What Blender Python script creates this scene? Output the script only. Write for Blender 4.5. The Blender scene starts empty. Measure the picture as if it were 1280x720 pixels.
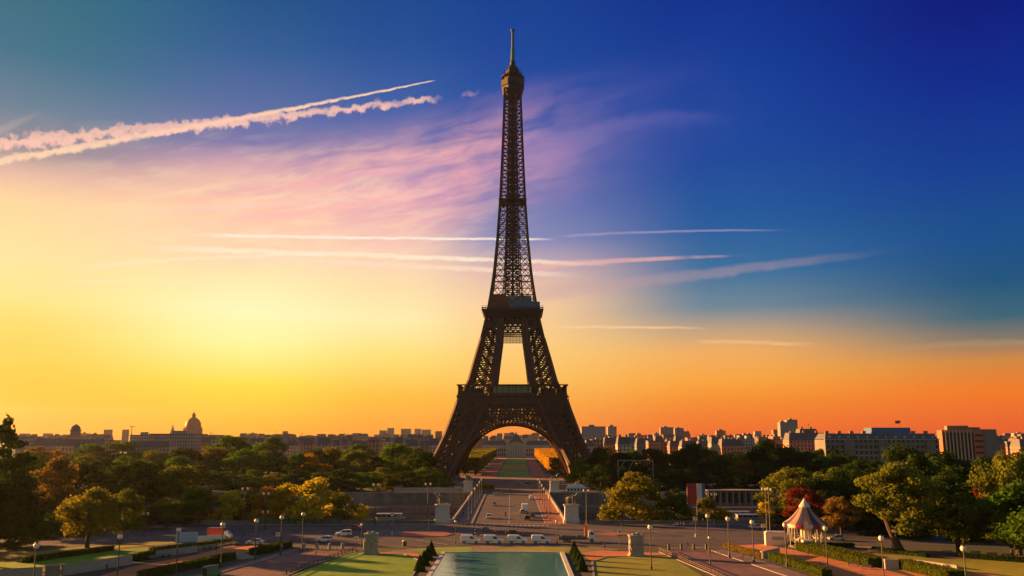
import bpy, bmesh, math, random
import numpy as np
from mathutils import Vector, Matrix

R = math.radians
SC = bpy.context.scene
COL = SC.collection
rng = random.Random(7)

# ------------------------------------------------------------------ camera
HC, PITCH, FPX = 28.7, R(9.82), 1080.0
CP, SP = math.cos(PITCH), math.sin(PITCH)
cam_data = bpy.data.cameras.new("camera")
cam = bpy.data.objects.new("camera", cam_data)
COL.objects.link(cam)
cam.location = (0, 0, HC)
cam.rotation_euler = (R(90) + PITCH, 0, 0)
cam_data.sensor_width = 36
cam_data.lens = 36 * FPX / 1280
cam_data.clip_start = 0.5
cam_data.clip_end = 30000
SC.camera = cam

def G(px, py, z=0.0):
    """ground point under a pixel of the 1280x720 photograph"""
    a, b = px - 640.0, 360.0 - py
    d = (a, CP * FPX - SP * b, SP * FPX + CP * b)
    t = (z - HC) / d[2]
    return (a * t, d[1] * t)
def XY(px, Y, z=0.0):
    return (px - 640.0) / FPX * (Y * CP + (z - HC) * SP)
def ZY(py, Y):
    return HC + Y * math.tan(math.atan((360.0 - py) / FPX) + PITCH)
def dirpx(px, py):
    a, b = px - 640.0, 360.0 - py
    d = Vector((a, CP * FPX - SP * b, SP * FPX + CP * b)).normalized()
    return math.atan2(d.x, d.y), math.asin(d.z)
def lin(c):
    return tuple(((v / 255) / 12.92 if v <= 10 else ((v / 255 + 0.055) / 1.055) ** 2.4) for v in c)
def axis_x(Y):
    return -3.9 + 0.0076 * Y

# ------------------------------------------------------------------ light
SUN_AZ, SUN_EL = R(-63), R(9.5)
SUN_STRENGTH = 5.0
HAZE_DENSITY = 2.6e-5
sd = bpy.data.lights.new("sun", 'SUN')
sd.energy = SUN_STRENGTH
sd.angle = R(0.6)
sd.color = (1.0, 0.44, 0.12)
so = bpy.data.objects.new("sun", sd)
COL.objects.link(so)
sv = Vector((math.sin(SUN_AZ) * math.cos(SUN_EL), math.cos(SUN_AZ) * math.cos(SUN_EL), math.sin(SUN_EL)))
so.rotation_euler = sv.to_track_quat('Z', 'Y').to_euler()
so.location = (-300, 200, 200)

SC.view_settings.view_transform = 'Standard'
SC.view_settings.look = 'None'
SC.view_settings.exposure = 1.8
SC.view_settings.gamma = 1.0
SC.view_settings.use_curve_mapping = False
SC.cycles.max_bounces = 6
SC.cycles.volume_bounces = 0
SC.cycles.transparent_max_bounces = 6
SC.cycles.use_denoising = True

# ------------------------------------------------------------------ sky
world = bpy.data.worlds.new("World")
SC.world = world
world.use_nodes = True
NT = world.node_tree
NT.nodes.clear()
class N:
    """tiny node-graph helper"""
    def __init__(s, nt): s.nt = nt
    def set(s, node, i, v):
        if hasattr(v, 'links') or isinstance(v, bpy.types.NodeSocket): s.nt.links.new(v, node.inputs[i])
        else: node.inputs[i].default_value = v
    def m(s, op, a, b=0.0, c=0.0, clamp=False):
        n = s.nt.nodes.new('ShaderNodeMath'); n.operation = op; n.use_clamp = clamp
        s.set(n, 0, a); s.set(n, 1, b)
        if op in ('MULTIPLY_ADD', 'SMOOTH_MIN'): s.set(n, 2, c)
        return n.outputs[0]
    def ss(s, v, a, b, lo=0.0, hi=1.0, kind='SMOOTHSTEP'):
        n = s.nt.nodes.new('ShaderNodeMapRange'); n.interpolation_type = kind
        s.set(n, 0, v); s.set(n, 1, a); s.set(n, 2, b); s.set(n, 3, lo); s.set(n, 4, hi)
        return n.outputs[0]
    def mix(s, f, a, b, mode='MIX'):
        n = s.nt.nodes.new('ShaderNodeMix'); n.data_type = 'RGBA'; n.blend_type = mode
        for i, v in ((0, f), (6, a), (7, b)):
            if not isinstance(v, bpy.types.NodeSocket) and i > 0 and len(v) == 3: v = (*v, 1)
            s.set(n, i, v)
        return n.outputs[2]
    def ramp(s, f, stops, interp='LINEAR'):
        n = s.nt.nodes.new('ShaderNodeValToRGB'); r = n.color_ramp; r.interpolation = interp
        while len(r.elements) < len(stops): r.elements.new(0.5)
        for e, (p, c) in zip(r.elements, stops):
            e.position = p; e.color = (*c[:3], 1)
        s.set(n, 0, f)
        return n.outputs[0]
    def vec(s, x, y, z=0.0):
        n = s.nt.nodes.new('ShaderNodeCombineXYZ'); s.set(n, 0, x); s.set(n, 1, y); s.set(n, 2, z)
        return n.outputs[0]
    def noise(s, v, scale=5, detail=4, rough=0.55):
        n = s.nt.nodes.new('ShaderNodeTexNoise'); s.nt.links.new(v, n.inputs['Vector'])
        n.inputs['Scale'].default_value = scale; n.inputs['Detail'].default_value = detail
        n.inputs['Roughness'].default_value = rough
        return n.outputs[0]

w = N(NT)
tc = NT.nodes.new('ShaderNodeTexCoord')
sep = NT.nodes.new('ShaderNodeSeparateXYZ')
NT.links.new(tc.outputs['Generated'], sep.inputs[0])
az = w.m('ARCTAN2', sep.outputs[0], sep.outputs[1])
el = w.m('ARCSINE', sep.outputs[2])
ELMAX = R(36)
fac = w.m('DIVIDE', el, ELMAX, clamp=True)
SKYCOLS = [
    (20, [(0, (0, 104, 132)), (60, (18, 108, 140)), (130, (84, 124, 150)), (180, (136, 136, 152)), (215, (222, 182, 166)), (250, (252, 212, 160)), (320, (255, 228, 160)), (370, (255, 228, 140)),
          (400, (255, 218, 110)), (450, (255, 204, 78)), (500, (255, 180, 8)), (546, (250, 148, 4))]),
    (320, [(0, (0, 80, 140)), (60, (26, 90, 152)), (130, (76, 106, 164)), (180, (116, 116, 172)), (220, (214, 160, 182)), (260, (252, 192, 172)), (305, (255, 218, 180)), (350, (255, 238, 178)), (390, (255, 250, 190)),
           (430, (255, 248, 160)), (480, (255, 224, 64)), (520, (255, 190, 0)), (546, (253, 162, 4))]),
    (490, [(0, (0, 70, 146)), (60, (16, 78, 154)), (120, (50, 92, 164)), (170, (92, 106, 172)), (215, (168, 134, 184)), (260, (226, 168, 184)), (310, (250, 206, 184)), (360, (255, 226, 172)), (400, (255, 240, 176)), (450, (255, 224, 116)), (500, (255, 188, 40)), (546, (255, 148, 18))]),
    (640, [(0, (0, 62, 148)), (60, (6, 68, 154)), (120, (26, 78, 162)), (180, (64, 94, 168)), (240, (96, 112, 176)), (300, (134, 140, 186)), (340, (222, 184, 178)),
           (380, (252, 206, 160)), (430, (255, 208, 128)), (470, (255, 196, 96)), (505, (255, 172, 60)), (546, (255, 132, 22))]),
    (900, [(0, (0, 48, 144)), (100, (0, 62, 154)), (200, (10, 72, 158)), (280, (20, 90, 158)), (340, (50, 112, 158)), (385, (108, 136, 152)), (415, (196, 164, 128)), (440, (244, 176, 96)),
           (475, (255, 168, 56)), (510, (255, 134, 8)), (546, (250, 96, 4))]),
    (1260, [(0, (0, 26, 126)), (100, (0, 42, 142)), (200, (0, 60, 148)), (290, (0, 78, 142)), (350, (6, 84, 128)), (395, (52, 102, 120)), (425, (132, 122, 104)), (450, (214, 140, 64)),
            (490, (254, 124, 12)), (520, (253, 104, 0)), (546, (240, 84, 8))]),
]
prev = None
for px, stops in SKYCOLS:
    st = sorted((max(0.0, dirpx(px, y)[1] / ELMAX), lin(c)) for y, c in stops)
    r_ = w.ramp(fac, st)
    a0 = dirpx(px, 400)[0]
    if prev is None: skyc = r_
    else: skyc = w.mix(w.ss(az, prev, a0), skyc, r_)
    prev = a0
# sky turned away from the sunrise: an ordinary clear dawn sky
ns = NT.nodes.new('ShaderNodeTexSky')
ns.sky_type = 'NISHITA'; ns.sun_disc = False
ns.sun_elevation = SUN_EL; ns.sun_rotation = SUN_AZ
ns.air_density = 1.2; ns.dust_density = 1.5
nish = NT.nodes.new('ShaderNodeVectorMath'); nish.operation = 'SCALE'
NT.links.new(ns.outputs[0], nish.inputs[0]); nish.inputs[3].default_value = 0.10
# soft cirrus veil, pink, in streaks
ca, cb = dirpx(480, 235)
u = w.m('SUBTRACT', az, ca); v = w.m('SUBTRACT', el, cb)
ang = R(14)
ur = w.m('ADD', w.m('MULTIPLY', u, math.cos(ang)), w.m('MULTIPLY', v, math.sin(ang)))
vr = w.m('SUBTRACT', w.m('MULTIPLY', v, math.cos(ang)), w.m('MULTIPLY', u, math.sin(ang)))
warp = w.noise(w.vec(w.m('MULTIPLY', ur, 3.0), w.m('MULTIPLY', vr, 9.0)), 2.0, 3)
vr2 = w.m('ADD', vr, w.m('MULTIPLY', w.m('SUBTRACT', warp, 0.5), 0.03))
n1 = w.noise(w.vec(w.m('MULTIPLY', ur, 2.6), w.m('MULTIPLY', vr2, 20.0)), 2.4, 7, 0.6)
n2 = w.noise(w.vec(w.m('MULTIPLY', ur, 4.0), w.m('MULTIPLY', vr2, 7.0), 3.3), 2.0, 5, 0.6)
env = w.m('MULTIPLY', w.m('MULTIPLY', w.ss(w.m('ABSOLUTE', ur), 0.10, 0.50, 1, 0), w.ss(vr2, -0.085, -0.01)), w.ss(vr2, 0.015, 0.085, 1, 0))
cl = w.m('MULTIPLY', env, w.ss(w.m('ADD', w.m('MULTIPLY', n1, 0.6), w.m('MULTIPLY', n2, 0.5)), 0.36, 0.70), clamp=True)
ccol = w.ramp(w.ss(az, R(-24), R(10), kind='LINEAR'), [(0, lin((255, 214, 168))), (0.6, lin((255, 180, 180))), (1, lin((140, 124, 190)))])
cl = w.m('MULTIPLY', cl, w.ss(az, R(-4), R(8), 1, 0.30))
skyc = w.mix(w.m('MULTIPLY', cl, 0.95, clamp=True), skyc, ccol)
# ripple texture in the bright veil on the left
n3 = w.noise(w.vec(w.m('MULTIPLY', ur, 9.0), w.m('MULTIPLY', vr2, 46.0), 1.7), 2.0, 6, 0.62)
env3 = w.m('MULTIPLY', w.ss(w.m('ABSOLUTE', w.m('SUBTRACT', az, R(-15))), R(3), R(19), 1, 0), w.ss(w.m('ABSOLUTE', w.m('SUBTRACT', el, R(14))), R(1), R(6.5), 1, 0))
skyc = w.mix(w.m('MULTIPLY', env3, w.ss(n3, 0.42, 0.70, 0, 0.5)), skyc, lin((255, 226, 186)))
# very broad unevenness so no band of the sky is perfectly smooth
n4 = w.noise(w.vec(w.m('MULTIPLY', az, 1.6), w.m('MULTIPLY', el, 11.0), 9.1), 2.0, 5, 0.6)
skyc = w.mix(w.ss(n4, 0.3, 0.7, 0.0, 0.10), skyc, lin((255, 210, 170)), 'SOFT_LIGHT')

def streak(p0, p1, p2, w0, w1, color, strength, wob=0.4, brk=0.0, fade=(0.08, 0.08), fr=60.0, seed=0.0):
    """a contrail or a thread of cirrus along an arc of the sky; half-widths in photo pixels"""
    global skyc
    q = [dirpx(*p) for p in (p0, p1, p2)]
    A = np.array([[a * a, a, 1] for a, _ in q]); c2, c1, c0 = np.linalg.solve(A, np.array([e for _, e in q]))
    line = w.m('ADD', w.m('ADD', w.m('MULTIPLY', w.m('MULTIPLY', az, az), float(c2)), w.m('MULTIPLY', az, float(c1))), float(c0))
    t = w.ss(az, q[0][0], q[2][0], kind='LINEAR')
    hw = w.m('MULTIPLY', w.m('ADD', w0, w.m('MULTIPLY', t, w1 - w0)), 1 / 1080.0)
    puff = w.noise(w.vec(w.m('MULTIPLY', az, fr), w.m('MULTIPLY', el, fr * 0.9), seed), 1.0, 4, 0.65)
    d = w.m('SUBTRACT', el, line)
    d = w.m('DIVIDE', w.m('ADD', d, w.m('MULTIPLY', w.m('MULTIPLY', w.m('SUBTRACT', puff, 0.5), hw), wob * 4)), hw)
    f = w.ss(w.m('ABSOLUTE', d), 0.25, 1.0, 1, 0)
    f = w.m('MULTIPLY', f, w.ss(puff, 0.2, 0.62, 0.55, 1.0))
    if brk > 0:
        bn = w.noise(w.vec(w.m('MULTIPLY', az, fr * 0.28), w.m('MULTIPLY', el, 20.0), seed + 4), 1.0, 3)
        thr = w.m('MULTIPLY', t, brk)
        f = w.m('MULTIPLY', f, w.ss(w.m('SUBTRACT', bn, thr), 0.02, 0.26))
    span = q[2][0] - q[0][0]
    f = w.m('MULTIPLY', f, w.m('MULTIPLY', w.ss(az, q[0][0], q[0][0] + span * fade[0]), w.ss(az, q[2][0] - span * fade[1], q[2][0], 1, 0)))
    skyc = w.mix(w.m('MULTIPLY', f, strength, clamp=True), skyc, lin(color))
streak((-60, 212), (250, 157), (546, 100), 7.5, 1.0, (255, 214, 176), 0.95, 0.5, 0.0, (0.01, 0.02), 90, 1.0)
streak((-60, 184), (260, 155), (606, 115), 10.5, 4.5, (255, 200, 180), 0.88, 1.0, 0.34, (0.01, 0.08), 70, 2.0)
streak((-40, 175), (20, 155), (66, 133), 10, 3, (190, 180, 170), 0.35, 0.5, 0.0, (0.1, 0.5), 40, 3.0)
streak((225, 293), (520, 298), (700, 299), 3.2, 2.0, (255, 238, 220), 0.95, 0.4, 0.1, (0.15, 0.1), 60, 4.0)
streak((690, 296), (850, 289), (1000, 288), 2.6, 1.6, (170, 160, 190), 0.55, 0.35, 0.35, (0.1, 0.3), 40, 5.0)
streak((150, 309), (480, 320), (780, 332), 5.0, 3.5, (255, 236, 206), 0.95, 0.45, 0.1, (0.2, 0.2), 50, 6.0)
streak((220, 320), (500, 332), (740, 345), 3.5, 5.0, (255, 222, 196), 0.85, 0.5, 0.1, (0.3, 0.2), 50, 7.0)
streak((640, 336), (790, 325), (950, 319), 6.5, 1.6, (250, 184, 170), 0.6, 0.3, 0.4, (0.1, 0.3), 40, 8.0)
streak((640, 372), (800, 352), (1140, 310), 14, 5.0, (196, 160, 164), 0.34, 0.3, 0.35, (0.1, 0.4), 26, 9.0)
streak((60, 338), (230, 324), (430, 318), 3.5, 3.0, (255, 236, 200), 0.6, 0.6, 0.1, (0.3, 0.3), 40, 15.0)
streak((150, 262), (330, 256), (520, 232), 6, 4.0, (255, 206, 196), 0.5, 0.7, 0.15, (0.3, 0.3), 34, 16.0)
streak((230, 276), (400, 262), (600, 226), 7, 5.0, (255, 186, 186), 0.5, 0.7, 0.15, (0.3, 0.3), 30, 17.0)
streak((300, 246), (420, 224), (560, 204), 9, 6.0, (244, 170, 184), 0.5, 0.8, 0.15, (0.3, 0.3), 26, 18.0)
streak((20, 356), (200, 350), (380, 349), 3.0, 2.0, (255, 240, 190), 0.45, 0.6, 0.1, (0.3, 0.3), 40, 19.0)
streak((690, 409), (790, 409), (900, 411), 2.6, 2.0, (255, 208, 158), 0.7, 0.4, 0.2, (0.1, 0.3), 60, 10.0)
streak((860, 426), (940, 428), (1030, 431), 3.5, 3.0, (250, 196, 136), 0.6, 0.5, 0.2, (0.2, 0.3), 50, 11.0)
streak((1060, 440), (1180, 431), (1330, 428), 4, 6, (190, 150, 112), 0.4, 0.6, 0.3, (0.3, 0.1), 30, 12.0)
streak((640, 190), (770, 165), (930, 150), 30, 8, (132, 120, 184), 0.30, 0.8, 0.35, (0.05, 0.3), 14, 13.0)
streak((520, 250), (640, 205), (760, 170), 16, 20, (176, 134, 184), 0.36, 0.9, 0.3, (0.3, 0.4), 16, 14.0)
BACK = w.ss(w.m('ABSOLUTE', az), R(45), R(95))
skyc = w.mix(BACK, skyc, nish.outputs[0])
skyc = w.mix(w.ss(el, R(30), R(55)), skyc, nish.outputs[0])
bg = NT.nodes.new('ShaderNodeBackground'); NT.links.new(skyc, bg.inputs[0]); bg.inputs[1].default_value = 0.287
wo = NT.nodes.new('ShaderNodeOutputWorld'); NT.links.new(bg.outputs[0], wo.inputs[0])

# ------------------------------------------------------------------ materials
def mat(name, color, rough=0.7, metal=0.0, noise=0.0, nscale=1.0, joints=0.0, bump=0.0, spec=0.4, color2=None, stretch=None, emit=None, estr=1.0):
    m = bpy.data.materials.new(name); m.use_nodes = True
    nt = m.node_tree; p = nt.nodes['Principled BSDF']; k = N(nt)
    p.inputs['Base Color'].default_value = (*color, 1)
    p.inputs['Roughness'].default_value = rough; p.inputs['Metallic'].default_value = metal
    p.inputs['Specular IOR Level'].default_value = spec
    if noise > 0 or color2:
        t = nt.nodes.new('ShaderNodeTexCoord'); vec = t.outputs['Object']
        if stretch:
            mp = nt.nodes.new('ShaderNodeMapping'); nt.links.new(vec, mp.inputs[0]); mp.inputs['Scale'].default_value = stretch; vec = mp.outputs[0]
        a = k.noise(vec, nscale, 6, 0.62)
        b = k.noise(vec, nscale * 0.13, 3, 0.5)
        f = k.m('ADD', k.m('MULTIPLY', a, 0.5), k.m('MULTIPLY', b, 0.5))
        c2 = color2 or tuple(min(1, c * (1 + noise)) for c in color)
        c1 = color if color2 else tuple(c * (1 - noise) for c in color)
        cr = k.ramp(f, [(0.36, c1), (0.64, c2)])
        if joints:
            s_ = nt.nodes.new('ShaderNodeSeparateXYZ'); nt.links.new(t.outputs['Object'], s_.inputs[0])
            jx = k.m('LESS_THAN', k.m('FRACT', k.m('DIVIDE', s_.outputs[0], joints)), 0.07); jy = k.m('LESS_THAN', k.m('FRACT', k.m('DIVIDE', s_.outputs[1], joints * 1.7)), 0.06)
            cr = k.mix(k.m('MULTIPLY', k.m('MAXIMUM', jx, jy), 0.42), cr, tuple(c * 0.35 for c in color))
        nt.links.new(cr, p.inputs['Base Color'])
        if bump:
            bn = nt.nodes.new('ShaderNodeBump'); bn.inputs['Strength'].default_value = bump; bn.inputs['Distance'].default_value = 0.2
            nt.links.new(a, bn.inputs['Height']); nt.links.new(bn.outputs[0], p.inputs['Normal'])
    if emit:
        p.inputs['Emission Color'].default_value = (*emit, 1); p.inputs['Emission Strength'].default_value = estr
    return m
def leafmat(name, c1, c2, trans=0.35):
    m = bpy.data.materials.new(name); m.use_nodes = True
    nt = m.node_tree; nt.nodes.clear(); k = N(nt)
    t = nt.nodes.new('ShaderNodeTexCoord'); oi = nt.nodes.new('ShaderNodeObjectInfo')
    a = k.noise(t.outputs['Object'], 4.0, 4, 0.6); b = k.noise(t.outputs['Object'], 40.0, 2, 0.5)
    f = k.m('ADD', k.m('MULTIPLY', a, 0.7), k.m('MULTIPLY', b, 0.45))
    f = k.m('ADD', f, k.m('MULTIPLY', k.m('SUBTRACT', oi.outputs['Random'], 0.5), 0.16))
    c = k.ramp(f, [(0.40, c1), (0.72, c2)])
    d = nt.nodes.new('ShaderNodeBsdfDiffuse'); tr = nt.nodes.new('ShaderNodeBsdfTranslucent')
    nt.links.new(c, d.inputs[0]); nt.links.new(c, tr.inputs[0])
    mx = nt.nodes.new('ShaderNodeMixShader'); mx.inputs[0].default_value = trans
    nt.links.new(d.outputs[0], mx.inputs[1]); nt.links.new(tr.outputs[0], mx.inputs[2])
    o = nt.nodes.new('ShaderNodeOutputMaterial'); nt.links.new(mx.outputs[0], o.inputs[0])
    return m
def water(name, base, rough, bscale, bstr):
    m = mat(name, base, rough, spec=0.5)
    nt = m.node_tree; p = nt.nodes['Principled BSDF']; p.inputs['IOR'].default_value = 1.33; k = N(nt)
    t = nt.nodes.new('ShaderNodeTexCoord'); mp = nt.nodes.new('ShaderNodeMapping'); mp.inputs['Scale'].default_value = (1, 1.8, 1)
    nt.links.new(t.outputs['Object'], mp.inputs[0])
    a = k.noise(mp.outputs[0], bscale, 5, 0.6)
    bn = nt.nodes.new('ShaderNodeBump'); bn.inputs['Strength'].default_value = bstr; bn.inputs['Distance'].default_value = 0.1
    nt.links.new(a, bn.inputs['Height']); nt.links.new(bn.outputs[0], p.inputs['Normal'])
    return m
M = {}
M['iron'] = mat('iron', (0.088, 0.038, 0.022), 0.6, 0.0, 0.3, 0.25)
M['iron_dark'] = mat('iron_dark', (0.042, 0.028, 0.022), 0.6, 0.0, 0.25, 0.3)
M['green_iron'] = mat('green_iron', (0.03, 0.15, 0.10), 0.5)
M['ground'] = mat('ground', (0.07, 0.06, 0.04), 0.95, noise=0.25, nscale=0.4)
M['farground'] = mat('farground', (0.07, 0.065, 0.045), 0.95, noise=0.3, nscale=0.05)
M['asphalt'] = mat('asphalt', (0.078, 0.063, 0.070), 0.85, noise=0.45, nscale=0.6, stretch=(0.16, 1, 1), bump=0.05)
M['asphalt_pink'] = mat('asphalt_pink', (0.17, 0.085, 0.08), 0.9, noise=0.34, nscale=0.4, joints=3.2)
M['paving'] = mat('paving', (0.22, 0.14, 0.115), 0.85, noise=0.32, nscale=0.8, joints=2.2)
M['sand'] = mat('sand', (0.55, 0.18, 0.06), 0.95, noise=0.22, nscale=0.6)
M['soil'] = mat('soil', (0.20, 0.14, 0.09), 0.95, noise=0.3, nscale=0.7)
M['kerb'] = mat('kerb', (0.28, 0.245, 0.22), 0.85, noise=0.15, nscale=0.7)
M['paint'] = mat('paint', (0.62, 0.60, 0.56), 0.7, noise=0.15, nscale=2)
M['redpave'] = mat('redpave', (0.30, 0.10, 0.075), 0.9, noise=0.2, nscale=0.8)
M['lawn'] = mat('lawn', (0.075, 0.21, 0.006), 0.95, color2=(0.25, 0.38, 0.012), nscale=0.30, bump=0.3)
M['lawn_yellow'] = mat('lawn_yellow', (0.15, 0.19, 0.008), 0.95, color2=(0.36, 0.29, 0.016), nscale=0.3, bump=0.3)  # yellower than the other lawn
M['lawn_shade'] = mat('park_grass_shaded', (0.035, 0.05, 0.014), 0.95, color2=(0.07, 0.08, 0.022), nscale=0.3)  # grass darkened in its colour to stand for shade under the trees
M['stone'] = mat('stone', (0.34, 0.30, 0.26), 0.85, noise=0.2, nscale=0.5, bump=0.15)
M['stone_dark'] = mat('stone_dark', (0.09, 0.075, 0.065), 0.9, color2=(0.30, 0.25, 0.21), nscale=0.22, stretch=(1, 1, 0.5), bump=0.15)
M['stone_white'] = mat('stone_white', (0.55, 0.50, 0.45), 0.8, noise=0.12, nscale=0.6)
M['bronze'] = mat('bronze', (0.20, 0.18, 0.15), 0.7, noise=0.3, nscale=1.0)
M['metal'] = mat('metal', (0.07, 0.065, 0.062), 0.5, 0.3)
M['metal_light'] = mat('metal_light', (0.30, 0.29, 0.27), 0.5, 0.3)
M['globe'] = mat('globe', (0.80, 0.72, 0.52), 0.25)
M['white'] = mat('white_paint', (0.78, 0.78, 0.78), 0.3, spec=0.5)
M['boat'] = mat('boat_grey', (0.30, 0.31, 0.34), 0.4)
M['wall_red_lit'] = mat('wall_red_lit', (0.50, 0.15, 0.08), 0.85, noise=0.18, nscale=0.3)  # office walls: red-orange sunlight painted into the base colour
M['silver'] = mat('silver_paint', (0.45, 0.46, 0.48), 0.3, 0.4)
M['blackp'] = mat('black_paint', (0.025, 0.025, 0.03), 0.25, spec=0.5)
M['greyp'] = mat('grey_paint', (0.16, 0.165, 0.18), 0.3, 0.3)
M['redp'] = mat('red_paint', (0.42, 0.03, 0.03), 0.35)
M['greenp'] = mat('green_paint', (0.06, 0.20, 0.10), 0.45)
M['bluep'] = mat('blue_paint', (0.06, 0.14, 0.30), 0.45)
M['orangep'] = mat('orange_paint', (0.62, 0.22, 0.04), 0.5)
M['glass'] = mat('dark_glass', (0.02, 0.024, 0.03), 0.08, spec=0.6)
M['glass_green'] = mat('green_glass', (0.20, 0.27, 0.17), 0.2, spec=0.5)
M['rubber'] = mat('rubber', (0.02, 0.02, 0.02), 0.8)
M['lampglass'] = mat('lamp_glass', (0.75, 0.74, 0.7), 0.15)
M['taillight'] = mat('tail_light', (0.40, 0.02, 0.015), 0.25)
M['bark'] = mat('bark', (0.075, 0.055, 0.04), 0.95, noise=0.3, nscale=6)
M['wood'] = mat('wood', (0.11, 0.075, 0.05), 0.7, noise=0.2, nscale=3)
M['zinc'] = mat('zinc', (0.105, 0.10, 0.115), 0.6, noise=0.2, nscale=0.3)
M['wall_cream'] = mat('wall_cream', (0.44, 0.36, 0.28), 0.85, noise=0.12, nscale=0.3)
M['wall_warm'] = mat('wall_warm', (0.46, 0.22, 0.14), 0.85, noise=0.2, nscale=0.3)  # church walls carry the sunrise glow in this colour; chimneys share it
M['wall_grey'] = mat('wall_grey', (0.20, 0.175, 0.155), 0.85, noise=0.2, nscale=0.3)
M['dome'] = mat('dome_gilt_glow', (0.50, 0.20, 0.07), 0.6, noise=0.3, nscale=0.2)  # gilding, with the orange sunrise glow put into its colour
M['pool'] = water('pool_water', (0.08, 0.27, 0.28), 0.04, 0.5, 0.3)
M['river'] = water('river_water', (0.035, 0.05, 0.045), 0.10, 0.25, 0.4)
M['skin'] = mat('skin', (0.45, 0.28, 0.20), 0.6)
M['cloth_dark'] = mat('cloth_dark', (0.03, 0.03, 0.04), 0.9)
M['cloth_blue'] = mat('cloth_blue', (0.08, 0.11, 0.20), 0.9)
M['cloth_red'] = mat('cloth_red', (0.35, 0.06, 0.05), 0.9)
M['cloth_tan'] = mat('cloth_tan', (0.40, 0.30, 0.20), 0.9)
M['hair'] = mat('hair', (0.03, 0.02, 0.015), 0.8)
M['cream'] = mat('cream_paint', (0.70, 0.62, 0.48), 0.5)
M['navy'] = mat('navy_canvas', (0.05, 0.06, 0.13), 0.7)
M['canvas'] = mat('white_canvas', (0.66, 0.60, 0.54), 0.8, noise=.1)
M['canvas_sunlit'] = mat('sunlit_canvas', (0.60, 0.27, 0.15), 0.8, noise=.14)  # carousel stripes: orange sunlight on the canvas is part of this colour
def city_wall(name, c, glass=(0.05, 0.05, 0.06), sx=3.2, sz=3.3):
    """far facade: rows of window bays as a pattern, for blocks a few pixels tall"""
    m = bpy.data.materials.new(name); m.use_nodes = True; nt = m.node_tree; p = nt.nodes['Principled BSDF']; k = N(nt)
    t = nt.nodes.new('ShaderNodeTexCoord'); s = nt.nodes.new('ShaderNodeSeparateXYZ'); nt.links.new(t.outputs['Object'], s.inputs[0])
    h = k.m('ADD', s.outputs[0], s.outputs[1])
    fx = k.m('FRACT', k.m('DIVIDE', h, sx)); fz = k.m('FRACT', k.m('DIVIDE', s.outputs[2], sz))
    inx = k.m('MULTIPLY', k.m('GREATER_THAN', fx, 0.3), k.m('LESS_THAN', fx, 0.72))
    inz = k.m('MULTIPLY', k.m('GREATER_THAN', fz, 0.22), k.m('LESS_THAN', fz, 0.8))
    oi = nt.nodes.new('ShaderNodeObjectInfo')
    a = k.noise(t.outputs['Object'], 0.2, 4)
    f = k.m('ADD', k.m('MULTIPLY', a, 0.5), k.m('MULTIPLY', oi.outputs['Random'], 0.5))
    base = k.ramp(f, [(0.2, tuple(v * 0.62 for v in c)), (0.8, tuple(min(1, v * 1.25) for v in c))])
    nt.links.new(k.mix(k.m('MULTIPLY', inx, inz), base, glass), p.inputs['Base Color'])
    p.inputs['Roughness'].default_value = 0.8
    return m
M['city_cream'] = city_wall('city_cream', (0.44, 0.36, 0.29))
M['city_warm'] = city_wall('city_warm', (0.46, 0.21, 0.12))  # sunrise red mixed into the facade colour
M['city_grey'] = city_wall('city_grey', (0.30, 0.29, 0.30), sx=2.6)
L = {}
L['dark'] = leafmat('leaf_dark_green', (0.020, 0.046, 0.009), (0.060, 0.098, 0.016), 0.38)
L['green'] = leafmat('leaf_green', (0.036, 0.095, 0.010), (0.12, 0.215, 0.020), 0.44)
L['olive'] = leafmat('leaf_olive', (0.064, 0.098, 0.012), (0.20, 0.215, 0.026), 0.44)
L['gold'] = leafmat('leaf_gold', (0.26, 0.24, 0.014), (0.62, 0.50, 0.03), 0.5)
L['yellowgreen'] = leafmat('leaf_yellow_green', (0.11, 0.12, 0.012), (0.31, 0.27, 0.026), 0.46)
L['orange'] = leafmat('leaf_orange', (0.32, 0.17, 0.015), (0.62, 0.32, 0.025), 0.5)
L['brown'] = leafmat('leaf_brown', (0.13, 0.085, 0.016), (0.30, 0.19, 0.03), 0.42)
L['red'] = leafmat('leaf_red', (0.10, 0.018, 0.010), (0.24, 0.05, 0.02))
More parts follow.
